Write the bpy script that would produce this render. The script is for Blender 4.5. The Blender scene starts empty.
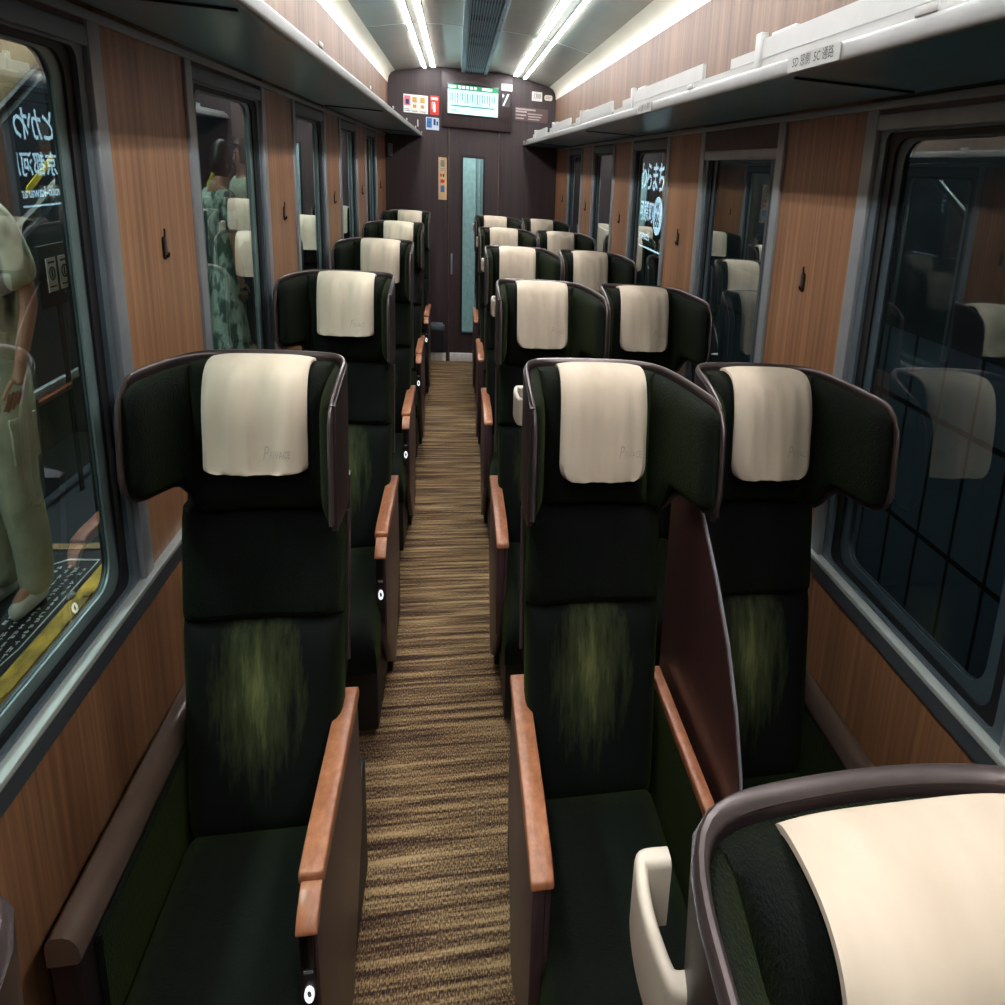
import bpy, bmesh, math, random
from mathutils import Vector, Matrix
random.seed(7)
C = bpy.context.scene.collection
# ---------- proportions: the carriage is laid out in metres (x across, y along, z up) and brought to scene units ----------
G = 1.2
S = Vector((0.49315*G, G, 0.89139*G))
def W(p): return Vector((p[0]*S.x, p[1]*S.y, p[2]*S.z))
EYE = 1.586
XL, XR, CX = -0.97, 1.386, 0.208
DEND = 6.293; YB = -1.15
P = 1.05; WY0 = 1.40; WPW = 0.385
ZR = 1.757

# ---------- materials ----------
def lin(c):
    r = []
    for v in c:
        v = v/255.0
        r.append(v/12.92 if v <= 0.04045 else ((v+0.055)/1.055)**2.4)
    return (r[0], r[1], r[2], 1.0)
def newmat(name):
    m = bpy.data.materials.new(name); m.use_nodes = True
    nt = m.node_tree; b = nt.nodes['Principled BSDF']
    return m, nt, b
def coords(nt, scale=(1, 1, 1), rot=(0, 0, 0)):
    tc = nt.nodes.new('ShaderNodeTexCoord'); mp = nt.nodes.new('ShaderNodeMapping')
    mp.inputs['Scale'].default_value = (scale[0]/S.x, scale[1]/S.y, scale[2]/S.z)
    nt.links.new(tc.outputs['Object'], mp.inputs['Vector'])
    return mp.outputs['Vector']
def ramp(nt, fac, stops):
    r = nt.nodes.new('ShaderNodeValToRGB')
    while len(r.color_ramp.elements) < len(stops): r.color_ramp.elements.new(0.5)
    for e, (p, c) in zip(r.color_ramp.elements, stops):
        e.position = p; e.color = lin(c)
    nt.links.new(fac, r.inputs['Fac']); return r.outputs['Color']
def noise(nt, vec, sc=5, det=3, rough=0.5):
    n = nt.nodes.new('ShaderNodeTexNoise'); n.inputs['Scale'].default_value = sc
    n.inputs['Detail'].default_value = det; n.inputs['Roughness'].default_value = rough
    nt.links.new(vec, n.inputs['Vector']); return n.outputs['Fac']
def bump(nt, b, h, st=0.2, dist=0.01):
    n = nt.nodes.new('ShaderNodeBump'); n.inputs['Strength'].default_value = st; n.inputs['Distance'].default_value = dist
    nt.links.new(h, n.inputs['Height']); nt.links.new(n.outputs['Normal'], b.inputs['Normal'])
def plain(name, col, rough=0.5, metal=0.0, var=0.06, spec=0.5, coat=0.0, emit=None, estr=1.0, vs=20):
    m, nt, b = newmat(name)
    b.inputs['Roughness'].default_value = rough; b.inputs['Metallic'].default_value = metal
    b.inputs['Specular IOR Level'].default_value = spec
    if coat: b.inputs['Coat Weight'].default_value = coat; b.inputs['Coat Roughness'].default_value = 0.15
    v = coords(nt); f = noise(nt, v, vs, 3)
    lo = tuple(max(0, c*(1-var)) for c in col); hi = tuple(min(255, c*(1+var)) for c in col)
    nt.links.new(ramp(nt, f, [(0.3, lo), (0.7, hi)]), b.inputs['Base Color'])
    if emit:
        b.inputs['Emission Color'].default_value = lin(emit); b.inputs['Emission Strength'].default_value = estr
    return m
def wood(name, dark, mid, light, rough=0.42, sx=70, sz=1.3, big=9):
    m, nt, b = newmat(name); b.inputs['Roughness'].default_value = rough
    v = coords(nt, (sx, sx, sz)); f1 = noise(nt, v, 1.0, 4, 0.6)
    v2 = coords(nt, (big, big, 0.25)); f2 = noise(nt, v2, 1.0, 2)
    mx = nt.nodes.new('ShaderNodeMath'); mx.operation = 'MULTIPLY_ADD'
    nt.links.new(f1, mx.inputs[0]); mx.inputs[1].default_value = 0.6
    m2 = nt.nodes.new('ShaderNodeMath'); m2.operation = 'MULTIPLY'; m2.inputs[1].default_value = 0.4
    nt.links.new(f2, m2.inputs[0]); nt.links.new(m2.outputs[0], mx.inputs[2])
    nt.links.new(ramp(nt, mx.outputs[0], [(0.32, dark), (0.5, mid), (0.68, light)]), b.inputs['Base Color'])
    bump(nt, b, f1, 0.12, 0.002); return m
M = {}
M['wood'] = wood('wood_panel', (112, 74, 50), (150, 106, 74), (182, 138, 100))
M['wood_upper_dimmed'] = wood('wood_panel_upper_dimmed', (78, 54, 38), (106, 78, 58), (130, 100, 76), 0.6)  # same wood, colour darkened to offset the strong light from the nearby tubes
M['wood_end'] = wood('dark_wood', (44, 32, 34), (56, 42, 43), (68, 52, 52), 0.5, 90, 2.0)
M['wood_arm'] = wood('armrest_wood', (138, 84, 56), (164, 104, 72), (184, 124, 90), 0.32, 60, 20, 14)
M['arm_side'] = plain('armrest_side', (68, 49, 52), 0.38, 0, 0.08)
M['divider'] = wood('divider_board', (54, 32, 32), (66, 40, 38), (76, 48, 44), 0.35, 80, 2.0)
M['rim'] = plain('satin_brown_metal', (88, 78, 76), 0.3, 0.5, 0.05)
M['shell'] = plain('seat_shell', (36, 26, 27), 0.4)
M['ledge'] = plain('brown_ledge', (104, 86, 74), 0.3, 0.15, 0.05)
M['base'] = plain('dark_base', (14, 13, 15), 0.6)
M['black'] = plain('black_plastic', (8, 8, 10), 0.3)
M['cream_plastic'] = plain('cream_plastic', (200, 189, 170), 0.4, 0, 0.02)
M['silver'] = plain('satin_aluminium', (150, 156, 160), 0.4, 0.4, 0.03)
M['sill'] = plain('sill_aluminium', (190, 198, 192), 0.34, 0.3, 0.03)
M['sill_lip'] = plain('sill_lip_grey', (92, 98, 104), 0.4, 0.5, 0.03)
M['frame'] = plain('grey_frame', (92, 106, 114), 0.42, 0.3, 0.05)
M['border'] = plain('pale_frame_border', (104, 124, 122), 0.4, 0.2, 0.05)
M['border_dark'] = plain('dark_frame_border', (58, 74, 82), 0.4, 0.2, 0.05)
M['rubber'] = plain('black_rubber', (8, 10, 14), 0.6)
M['blind'] = plain('blind_cloth', (96, 84, 86), 0.8, 0, 0.06, vs=80)
M['white'] = plain('white_enamel', (182, 182, 178), 0.4, 0, 0.02)
M['rack_lip'] = plain('rack_lip', (146, 147, 145), 0.42, 0.2, 0.03)
M['rack_under'] = plain('rack_underside', (66, 122, 142), 0.28, 0.15, 0.05)
M['ceiling'] = plain('ceiling_panel', (186, 184, 168), 0.25, 0.15, 0.03, vs=2)
M['cove'] = plain('cream_cove', (224, 216, 196), 0.5, 0, 0.02, vs=3)
M['vent'] = plain('vent_grey', (130, 156, 168), 0.4, 0.3, 0.04)
M['vent_dark'] = plain('vent_opening', (6, 8, 10), 0.8)
M['kick'] = plain('steel_kickplate', (242, 240, 234), 0.45, 0.0, 0.04)
M['hook'] = plain('dark_hook', (40, 30, 28), 0.35, 0.4)
M['skin'] = plain('skin', (176, 128, 104), 0.5)
M['hair'] = plain('black_hair', (14, 12, 13), 0.5, vs=60)
M['shoe'] = plain('white_shoe', (196, 196, 186), 0.6)
M['tube'] = plain('lit_tube', (255, 255, 255), 0.5, emit=(250, 250, 252), estr=34.0)
M['lamp'] = plain('lit_added_lamp', (255, 255, 255), 0.5, emit=(236, 246, 240), estr=150.0)
M['ring'] = plain('lit_button', (255, 255, 255), 0.4, emit=(235, 245, 250), estr=0.75)
def velvet():
    m, nt, b = newmat('green_velvet')
    b.inputs['Roughness'].default_value = 0.85; b.inputs['Specular IOR Level'].default_value = 0.15
    b.inputs['Sheen Weight'].default_value = 0.22; b.inputs['Sheen Roughness'].default_value = 0.45
    b.inputs['Sheen Tint'].default_value = lin((96, 118, 44))
    v = coords(nt, (40, 40, 12)); f = noise(nt, v, 1.0, 4, 0.6)
    v2 = coords(nt, (400, 400, 200)); f2 = noise(nt, v2, 1.0, 2)
    nt.links.new(ramp(nt, f, [(0.3, (5, 8, 9)), (0.75, (14, 18, 14))]), b.inputs['Base Color'])
    bump(nt, b, f2, 0.7, 0.005); return m
M['velvet'] = velvet()
def velvet_lit_patch():
    # light falling on the lower backrest, painted into the velvet as a pale patch
    m, nt, b = newmat('green_velvet_lit_patch')
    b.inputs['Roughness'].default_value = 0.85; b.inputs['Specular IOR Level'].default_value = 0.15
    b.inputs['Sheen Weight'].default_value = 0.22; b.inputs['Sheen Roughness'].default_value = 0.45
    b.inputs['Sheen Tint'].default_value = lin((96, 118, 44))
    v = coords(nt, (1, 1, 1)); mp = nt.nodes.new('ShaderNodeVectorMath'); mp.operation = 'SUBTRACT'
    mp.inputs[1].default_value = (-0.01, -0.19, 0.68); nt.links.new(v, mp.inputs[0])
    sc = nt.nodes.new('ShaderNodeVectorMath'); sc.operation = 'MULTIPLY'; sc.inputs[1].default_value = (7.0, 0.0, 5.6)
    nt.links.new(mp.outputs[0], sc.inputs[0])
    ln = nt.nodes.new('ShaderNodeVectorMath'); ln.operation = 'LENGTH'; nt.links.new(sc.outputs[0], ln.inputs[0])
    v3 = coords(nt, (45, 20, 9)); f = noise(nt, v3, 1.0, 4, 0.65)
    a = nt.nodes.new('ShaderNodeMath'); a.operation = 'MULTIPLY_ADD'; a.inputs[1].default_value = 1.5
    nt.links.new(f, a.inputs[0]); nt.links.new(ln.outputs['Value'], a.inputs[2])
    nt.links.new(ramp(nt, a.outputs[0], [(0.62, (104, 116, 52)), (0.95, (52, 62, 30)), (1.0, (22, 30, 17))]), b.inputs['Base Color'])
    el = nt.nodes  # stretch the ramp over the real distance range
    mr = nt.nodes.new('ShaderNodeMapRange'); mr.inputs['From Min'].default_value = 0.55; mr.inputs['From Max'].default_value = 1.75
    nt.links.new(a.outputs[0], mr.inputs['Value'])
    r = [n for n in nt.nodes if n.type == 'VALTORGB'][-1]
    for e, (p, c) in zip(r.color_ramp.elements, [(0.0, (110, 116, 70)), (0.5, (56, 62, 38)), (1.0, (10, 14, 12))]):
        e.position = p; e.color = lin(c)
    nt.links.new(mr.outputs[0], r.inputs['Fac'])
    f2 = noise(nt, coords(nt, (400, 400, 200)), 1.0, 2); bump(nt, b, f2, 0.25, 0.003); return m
M['velvet_lit_patch'] = velvet_lit_patch()
def cloth():
    m, nt, b = newmat('cream_cloth'); b.inputs['Roughness'].default_value = 0.8
    b.inputs['Sheen Weight'].default_value = 0.1; b.inputs['Specular IOR Level'].default_value = 0.2
    v = coords(nt, (8, 8, 2.5)); f = noise(nt, v, 1.0, 3)
    nt.links.new(ramp(nt, f, [(0.35, (188, 172, 150)), (0.65, (205, 190, 169))]), b.inputs['Base Color'])
    bump(nt, b, f, 0.35, 0.02); return m
M['cloth'] = cloth()
def carpet():
    m, nt, b = newmat('striped_carpet'); b.inputs['Roughness'].default_value = 0.95
    b.inputs['Specular IOR Level'].default_value = 0.1
    v = coords(nt, (1.3, 50, 1)); f = noise(nt, v, 1.0, 4, 0.6)
    v2 = coords(nt, (210, 120, 1)); f2 = noise(nt, v2, 1.0, 2)
    a = nt.nodes.new('ShaderNodeMath'); a.operation = 'MULTIPLY_ADD'; a.inputs[1].default_value = 0.75
    s = nt.nodes.new('ShaderNodeMath'); s.operation = 'SUBTRACT'; s.inputs[1].default_value = 0.5
    nt.links.new(f2, s.inputs[0]); nt.links.new(s.outputs[0], a.inputs[0]); nt.links.new(f, a.inputs[2])
    nt.links.new(ramp(nt, a.outputs[0], [(0.34, (58, 42, 38)), (0.46, (104, 82, 62)), (0.56, (152, 124, 90)), (0.68, (196, 166, 124))]), b.inputs['Base Color'])
    bump(nt, b, f2, 0.4, 0.004); return m
M['carpet'] = carpet()
def glass():
    m = bpy.data.materials.new('window_glass'); m.use_nodes = True; nt = m.node_tree; nt.nodes.clear()
    o = nt.nodes.new('ShaderNodeOutputMaterial'); t = nt.nodes.new('ShaderNodeBsdfTransparent'); g = nt.nodes.new('ShaderNodeBsdfGlossy')
    t.inputs['Color'].default_value = (0.80, 0.88, 0.88, 1); g.inputs['Roughness'].default_value = 0.0
    g.inputs['Color'].default_value = (0.86, 0.95, 0.95, 1)
    fr = nt.nodes.new('ShaderNodeFresnel'); fr.inputs['IOR'].default_value = 1.5
    mu = nt.nodes.new('ShaderNodeMath'); mu.operation = 'MULTIPLY_ADD'; mu.inputs[1].default_value = 2.2; mu.inputs[2].default_value = 0.0; mu.use_clamp = True
    mx = nt.nodes.new('ShaderNodeMixShader')
    ge = nt.nodes.new('ShaderNodeNewGeometry'); inv = nt.nodes.new('ShaderNodeMath'); inv.operation = 'SUBTRACT'; inv.inputs[0].default_value = 1.0
    m3_ = nt.nodes.new('ShaderNodeMath'); m3_.operation = 'MULTIPLY'
    nt.links.new(ge.outputs['Backfacing'], inv.inputs[1]); nt.links.new(fr.outputs[0], mu.inputs[0]); nt.links.new(mu.outputs[0], m3_.inputs[0]); nt.links.new(inv.outputs[0], m3_.inputs[1]); nt.links.new(m3_.outputs[0], mx.inputs[0])
    nt.links.new(t.outputs[0], mx.inputs[1]); nt.links.new(g.outputs[0], mx.inputs[2]); nt.links.new(mx.outputs[0], o.inputs[0])
    return m
M['glass'] = glass()
def tiles():
    m, nt, b = newmat('dark_wall_panels'); b.inputs['Roughness'].default_value = 0.35
    v = coords(nt, (1, 1, 1)); sp = nt.nodes.new('ShaderNodeSeparateXYZ'); nt.links.new(v, sp.inputs[0])
    def line(sock, per, w):
        a = nt.nodes.new('ShaderNodeMath'); a.operation = 'PINGPONG'; a.inputs[1].default_value = per/2; nt.links.new(sock, a.inputs[0])
        c = nt.nodes.new('ShaderNodeMath'); c.operation = 'LESS_THAN'; c.inputs[1].default_value = w; nt.links.new(a.outputs[0], c.inputs[0]); return c.outputs[0]
    l1 = line(sp.outputs['Y'], 0.145, 0.006); l2 = line(sp.outputs['Z'], 0.34, 0.008)
    mx = nt.nodes.new('ShaderNodeMath'); mx.operation = 'MAXIMUM'; nt.links.new(l1, mx.inputs[0]); nt.links.new(l2, mx.inputs[1])
    nt.links.new(ramp(nt, mx.outputs[0], [(0.0, (64, 76, 84)), (1.0, (8, 10, 12))]), b.inputs['Base Color']); return m
M['tiles'] = tiles()
def patterned(name, a, bcol, sc, thr=(0.45, 0.6)):
    m, nt, b = newmat(name); b.inputs['Roughness'].default_value = 0.8
    f = noise(nt, coords(nt, (sc, sc, sc*0.7)), 1.0, 2)
    nt.links.new(ramp(nt, f, [(thr[0], a), (thr[1], bcol)]), b.inputs['Base Color']); return m

# ---------- mesh helpers ----------
class MB:
    def __init__(s): s.bm = bmesh.new()
    def box(s, x0, x1, y0, y1, z0, z1, bev=0.0, seg=2):
        t = bmesh.new(); bmesh.ops.create_cube(t, size=1)
        for v in t.verts: v.co = Vector(((x0+x1)/2+v.co.x*(x1-x0), (y0+y1)/2+v.co.y*(y1-y0), (z0+z1)/2+v.co.z*(z1-z0)))
        if bev: bmesh.ops.bevel(t, geom=t.edges[:], offset=bev, segments=seg, affect='EDGES', profile=0.5)
        s.add(t); return s
    def add(s, t):
        m = bpy.data.meshes.new('t'); t.to_mesh(m); t.free(); s.bm.from_mesh(m); bpy.data.meshes.remove(m)
    def prism(s, poly, ax, a0, a1, bev=0.0, seg=2):
        # poly in the other two axes (in order), extruded along axis ax
        t = bmesh.new()
        def mk(p, a):
            if ax == 'x': return (a, p[0], p[1])
            if ax == 'y': return (p[0], a, p[1])
            return (p[0], p[1], a)
        v0 = [t.verts.new(mk(p, a0)) for p in poly]; v1 = [t.verts.new(mk(p, a1)) for p in poly]
        n = len(poly); t.faces.new(v0); t.faces.new(v1[::-1])
        for i in range(n): t.faces.new((v0[i], v1[i], v1[(i+1) % n], v0[(i+1) % n]))
        bmesh.ops.recalc_face_normals(t, faces=t.faces[:])
        if bev:
            es = [e for e in t.edges if len(e.link_faces) == 2 and e.calc_face_angle(0) > 0.5]
            bmesh.ops.bevel(t, geom=es, offset=bev, segments=seg, affect='EDGES', profile=0.5)
        s.add(t); return s
    def tube(s, pts, r, n=10, cap=True, ry=None):
        pts = [Vector(p) for p in pts]; t = bmesh.new(); rings = []
        up = Vector((0, 0, 1)); prev = None
        for i, p in enumerate(pts):
            d = (pts[min(i+1, len(pts)-1)]-pts[max(i-1, 0)]).normalized()
            if prev is None:
                a = d.cross(up);
                if a.length < 0.05: a = d.cross(Vector((0, 1, 0)))
                a.normalize()
            else:
                a = (prev - d*prev.dot(d)).normalized()
            prev = a; b = d.cross(a)
            rr = r[i] if isinstance(r, (list, tuple)) else r
            rings.append([t.verts.new(p+a*math.cos(k*math.tau/n)*rr+b*math.sin(k*math.tau/n)*(ry or rr)) for k in range(n)])
        for i in range(len(rings)-1):
            for k in range(n): t.faces.new((rings[i][k], rings[i][(k+1) % n], rings[i+1][(k+1) % n], rings[i+1][k]))
        if cap: t.faces.new(rings[0][::-1]); t.faces.new(rings[-1])
        bmesh.ops.recalc_face_normals(t, faces=t.faces[:]); s.add(t); return s
    def sheet(s, front, back, nu, nv):
        # closed thick sheet between two surfaces fn(u,v) on [0,1]^2
        t = bmesh.new()
        A = [[t.verts.new(front(i/nu, j/nv)) for j in range(nv+1)] for i in range(nu+1)]
        B = [[t.verts.new(back(i/nu, j/nv)) for j in range(nv+1)] for i in range(nu+1)]
        for i in range(nu):
            for j in range(nv):
                t.faces.new((A[i][j], A[i+1][j], A[i+1][j+1], A[i][j+1])); t.faces.new((B[i][j], B[i][j+1], B[i+1][j+1], B[i+1][j]))
        for i in range(nu):
            t.faces.new((A[i][0], B[i][0], B[i+1][0], A[i+1][0])); t.faces.new((A[i][nv], A[i+1][nv], B[i+1][nv], B[i][nv]))
        for j in range(nv):
            t.faces.new((A[0][j], A[0][j+1], B[0][j+1], B[0][j])); t.faces.new((A[nu][j], B[nu][j], B[nu][j+1], A[nu][j+1]))
        bmesh.ops.recalc_face_normals(t, faces=t.faces[:]); s.add(t); return s
    def ball(s, c, r, sc=(1, 1, 1), n=16):
        t = bmesh.new(); bmesh.ops.create_uvsphere(t, u_segments=n, v_segments=n//2+2, radius=r)
        for v in t.verts: v.co = Vector((c[0]+v.co.x*sc[0], c[1]+v.co.y*sc[1], c[2]+v.co.z*sc[2]))
        s.add(t); return s
    def ring(s, outer, inner, ax, a0, a1):
        # frame between two closed loops with equal vertex count
        t = bmesh.new()
        def mk(p, a):
            if ax == 'x': return (a, p[0], p[1])
            if ax == 'y': return (p[0], a, p[1])
            return (p[0], p[1], a)
        O0 = [t.verts.new(mk(p, a0)) for p in outer]; O1 = [t.verts.new(mk(p, a1)) for p in outer]
        I0 = [t.verts.new(mk(p, a0)) for p in inner]; I1 = [t.verts.new(mk(p, a1)) for p in inner]
        n = len(outer)
        for i in range(n):
            j = (i+1) % n
            t.faces.new((O0[i], O0[j], I0[j], I0[i])); t.faces.new((O1[i], I1[i], I1[j], O1[j]))
            t.faces.new((O0[i], O1[i], O1[j], O0[j])); t.faces.new((I0[i], I0[j], I1[j], I1[i]))
        bmesh.ops.recalc_face_normals(t, faces=t.faces[:]); s.add(t); return s
    def build(s, name, mat, parent=None, origin=(0, 0, 0), smooth=True, mirror=False):
        me = bpy.data.meshes.new(name)
        for v in s.bm.verts:
            c = v.co - Vector(origin)
            if mirror: c.x = -c.x
            v.co = W(c)
        if mirror: bmesh.ops.reverse_faces(s.bm, faces=s.bm.faces[:])
        s.bm.to_mesh(me); s.bm.free(); me.materials.append(mat)
        if smooth:
            for p in me.polygons: p.use_smooth = True
            try: me.set_sharp_from_angle(angle=math.radians(38))
            except Exception: pass
        o = bpy.data.objects.new(name, me); C.objects.link(o)
        if parent is not None: o.parent = parent
        else: o.location = W(origin)
        return o
def rrect(a0, a1, b0, b1, r, n=6):
    pts = []
    for (cx, cy, st) in ((a1-r, b1-r, 0), (a0+r, b1-r, 90), (a0+r, b0+r, 180), (a1-r, b0+r, 270)):
        for k in range(n+1):
            an = math.radians(st+90*k/n); pts.append((cx+r*math.cos(an), cy+r*math.sin(an)))
    return pts
def thing(name, label, cat, loc, group=None):
    o = bpy.data.objects.new(name, None); C.objects.link(o); o.location = W(loc); o.empty_display_size = 0.1
    o['label'] = label; o['category'] = cat
    if group: o['group'] = group
    return o
def tag(o, label, cat, group=None, kind=None):
    if label: o['label'] = label
    if cat: o['category'] = cat
    if group: o['group'] = group
    if kind: o['kind'] = kind
    return o
def struct(o): o['kind'] = 'structure'; return o
def dup(o, parent=None, loc=None):
    c = o.copy(); C.objects.link(c)
    if parent is not None: c.parent = parent
    if loc is not None: c.location = W(loc)
    for ch in list(o.children): dup(ch, c)
    return c
def text_mb(mb, body, size, place, extrude=0.0, align='CENTER', shear=0.0, xs=1.0, weight=0.0):
    # writing as real flat geometry; place(u, v, w) gives the design point
    cu = bpy.data.curves.new('txt', 'FONT'); cu.body = body; cu.size = size; cu.align_x = align; cu.align_y = 'CENTER'
    cu.shear = shear; cu.offset = weight; cu.resolution_u = 2; cu.extrude = extrude
    ob = bpy.data.objects.new('txt', cu); C.objects.link(ob)
    dg = bpy.context.evaluated_depsgraph_get(); ev = ob.evaluated_get(dg); me = ev.to_mesh()
    t = bmesh.new(); t.from_mesh(me); ev.to_mesh_clear()
    for v in t.verts: v.co = Vector(place(v.co.x*xs, v.co.y, v.co.z))
    bpy.data.objects.remove(ob, do_unlink=True); bpy.data.curves.remove(cu)
    mb.add(t)

# ---------- camera ----------
cam = bpy.data.cameras.new('camera'); co = bpy.data.objects.new('camera', cam); C.objects.link(co)
f_, cx_, cy_ = 836.251, 677.914, 425.227
yw, pt, rl = (math.radians(a) for a in (15.486, 16.18, -4.806))
fw = Vector((math.sin(yw)*math.cos(pt), math.cos(yw)*math.cos(pt), -math.sin(pt)))
rt = Vector((math.cos(yw), -math.sin(yw), 0)); dn = fw.cross(rt)
rt2 = rt*math.cos(rl)+dn*math.sin(rl); dn2 = -rt*math.sin(rl)+dn*math.cos(rl)
m3 = Matrix((rt2, -dn2, -fw)).transposed()
co.matrix_world = Matrix.Translation(W((0, 0, EYE))) @ m3.to_4x4()
cam.sensor_fit = 'HORIZONTAL'; cam.sensor_width = 36; cam.lens = f_*36/1005
cam.shift_x = (502.5-cx_)/1005; cam.shift_y = (cy_-502.5)/1005; cam.clip_start = 0.02
bpy.context.scene.camera = co

# ---------- the setting ----------
struct(MB().box(XL-0.02, XR+0.02, YB, DEND+0.02, -0.03, 0.0).build('floor', M['carpet'], smooth=False))
def side(sg):
    # sg -1 left, +1 right; f(d) gives x at distance d outward from the wall face
    face = XL if sg < 0 else XR
    return lambda d: face + sg*d
def bx(mb, f, d0, d1, *r, **k):
    a, b = f(d0), f(d1); mb.box(min(a, b), max(a, b), *r, **k); return mb
for sg, nm in ((-1, 'left'), (1, 'right')):
    f = side(sg); mb = MB()
    bx(mb, f, 0, 0.10, YB, DEND, 0.0, 0.815)
    for k in range(-3, 5):
        y0 = WY0+k*P; y1 = y0+WPW
        if k == 4: y1 = DEND
        if y1 < YB: continue
        bx(mb, f, 0, 0.10, max(y0, YB), y1, 0.815, ZR+0.01)
    struct(mb.build('wall_'+nm, M['wood'], smooth=False))
    mb = MB(); bx(mb, f, -0.045 if sg < 0 else -0.045, 0.10, YB, DEND, ZR+0.01, 2.123)
    struct(mb.build('wall_%s_upper' % nm, M['wood_upper_dimmed'], smooth=False))
    mb = MB(); bx(mb, f, -0.014, 0.02, YB, DEND, ZR-0.012, ZR+0.002, bev=0.003)
    struct(mb.build('trim_1' if sg < 0 else 'trim_2', M['silver']))
    mb = MB(); bx(mb, f, -0.026, 0.06, YB, DEND, 0.822, 0.834, bev=0.004)
    struct(mb.build('trim_3' if sg < 0 else 'trim_4', M['sill']))
    mb = MB(); bx(mb, f, -0.022, 0.0, YB, DEND, 0.790, 0.8215)
    struct(mb.build('trim_5' if sg < 0 else 'trim_6', M['sill_lip']))
    mb = MB(); bx(mb, f, -0.012, 0.0, YB, DEND, 0.0, 0.09, bev=0.003)
    struct(mb.build('baseboard_'+nm, M['arm_side']))
    # windows
    for n, k in enumerate(range(-2, 4)):
        y0 = WY0+k*P+WPW; y1 = WY0+(k+1)*P
        wn = MB()
        for a, b in ((y0, y0+0.04), (y1-0.04, y1)): bx(wn, f, -0.012, 0.03, a, b, 0.834, ZR-0.012, bev=0.003)
        root = struct(wn.build('window_%d' % (n+1 if sg < 0 else n+7), M['silver']))
        a0, a1, b0, b1 = y0+0.044, y1-0.044, 0.836, 1.712
        mb = MB(); mb.ring(rrect(a0, a1, b0, b1, 0.004), rrect(a0+0.022, a1-0.022, b0+0.006, b1-0.008, 0.02), 'x', *sorted((f(0.003), f(0.016))))
        mb.build('inner_frame', M['frame'], root)
        mb = MB(); mb.ring(rrect(a0+0.004, a1-0.004, b0+0.002, b1-0.002, 0.004), rrect(a0+0.046, a1-0.046, b0+0.018, b1-0.018, 0.035), 'x', *sorted((f(0.0165), f(0.024))))
        mb.build('gasket', M['rubber'], root)
        mb = MB(); mb.ring(rrect(a0+0.004, a1-0.004, b0+0.002, b1-0.002, 0.004), rrect(a0+0.072, a1-0.072, b0+0.038, b1-0.022, 0.045), 'x', *sorted((f(0.025), f(0.031))))
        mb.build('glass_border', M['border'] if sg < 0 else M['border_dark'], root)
        mb = MB(); bx(mb, f, 0.032, 0.0335, a0+0.006, a1-0.006, b0+0.002, b1-0.004); mb.build('pane', M['glass'], root, smooth=False)
        mb = MB(); mb.ring(rrect(a0-0.02, a1+0.02, b0-0.002, b1, 0.004), rrect(a0+0.072, a1-0.072, b0+0.038, b1-0.022, 0.045), 'x', *sorted((f(0.0345), f(0.046))))
        mb.build('outer_frame', M['base'], root)
        drop = 0.05 if (k+1 == 1 and sg > 0) else 0.0
        zt = 1.742-drop
        mb = MB(); bx(mb, f, -0.004, 0.0015, a0-0.004, a1+0.004, zt-0.006, ZR-0.012); mb.build('roller_blind', M['blind'], root)
        mb = MB(); bx(mb, f, -0.010, 0.002, a0-0.004, a1+0.004, zt-0.034, zt-0.006, bev=0.004); mb.build('blind_bar', M['silver'] if (sg > 0 and k+1 in (0, 1)) else M['frame'], root)
        mb = MB(); bx(mb, f, 0.0022, 0.095, a0, a1, 1.7125, ZR-0.012); mb.build('blind_box', M['frame'], root)
# outer skin so that windows have a body outside
for sg, nm in ((-1, 'left'), (1, 'right')): pass
# ceiling
prof = [(-1.135, 2.12), (-1.13, 2.155), (-1.08, 2.20)]
def ceil_strip(pts, name, mat, y0=YB, y1=DEND):
    mb = MB(); out = [(p[0]+CX, p[1]) for p in pts] + [(p[0]+CX, p[1]+0.03) for p in reversed(pts)]
    mb.prism(out, 'y', y0, y1); return mb.build(name, mat)
for sg in (-1, 1):
    pts = [(sg*1.13, 2.122), (sg*1.128, 2.145), (sg*1.118, 2.17), (sg*1.09, 2.195), (sg*1.03, 2.215)]
    mb = MB(); out = [(p[0]+CX, p[1]) for p in pts] + [(p[0]+sg*0.04+CX, p[1]+0.03) for p in reversed(pts)]
    mb.prism(out, 'y', YB, DEND); struct(mb.build('trim_7' if sg < 0 else 'trim_8', M['cove']))
mb = MB(); pts = [(-1.035, 2.213), (-0.85, 2.235), (-0.7, 2.252), (-0.45, 2.268), (-0.17, 2.275), (0.17, 2.275), (0.45, 2.268), (0.7, 2.252), (0.85, 2.235), (1.035, 2.213)]
struct((mb.prism([(p[0]+CX, p[1]) for p in pts]+[(p[0]+CX, p[1]+0.03) for p in reversed(pts)], 'y', YB, DEND)).build('ceiling', M['ceiling']))
for i, y in enumerate((0.2, 2.3, 4.38)):
    mb = MB(); p2 = pts[:4]+pts[4:6]+pts[6:]
    mb.prism([(p[0]+CX, p[1]-0.0025) for p in p2]+[(p[0]+CX, p[1]+0.003) for p in reversed(p2)], 'y', y-0.004, y+0.004)
    struct(mb.build('trim_%d' % (9+i), M['white']))
# back wall behind the camera
struct(MB().box(XL-0.1, XR+0.1, YB-0.06, YB, 0, 2.31).build('wall_back', M['wood_end'], smooth=False))

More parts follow.
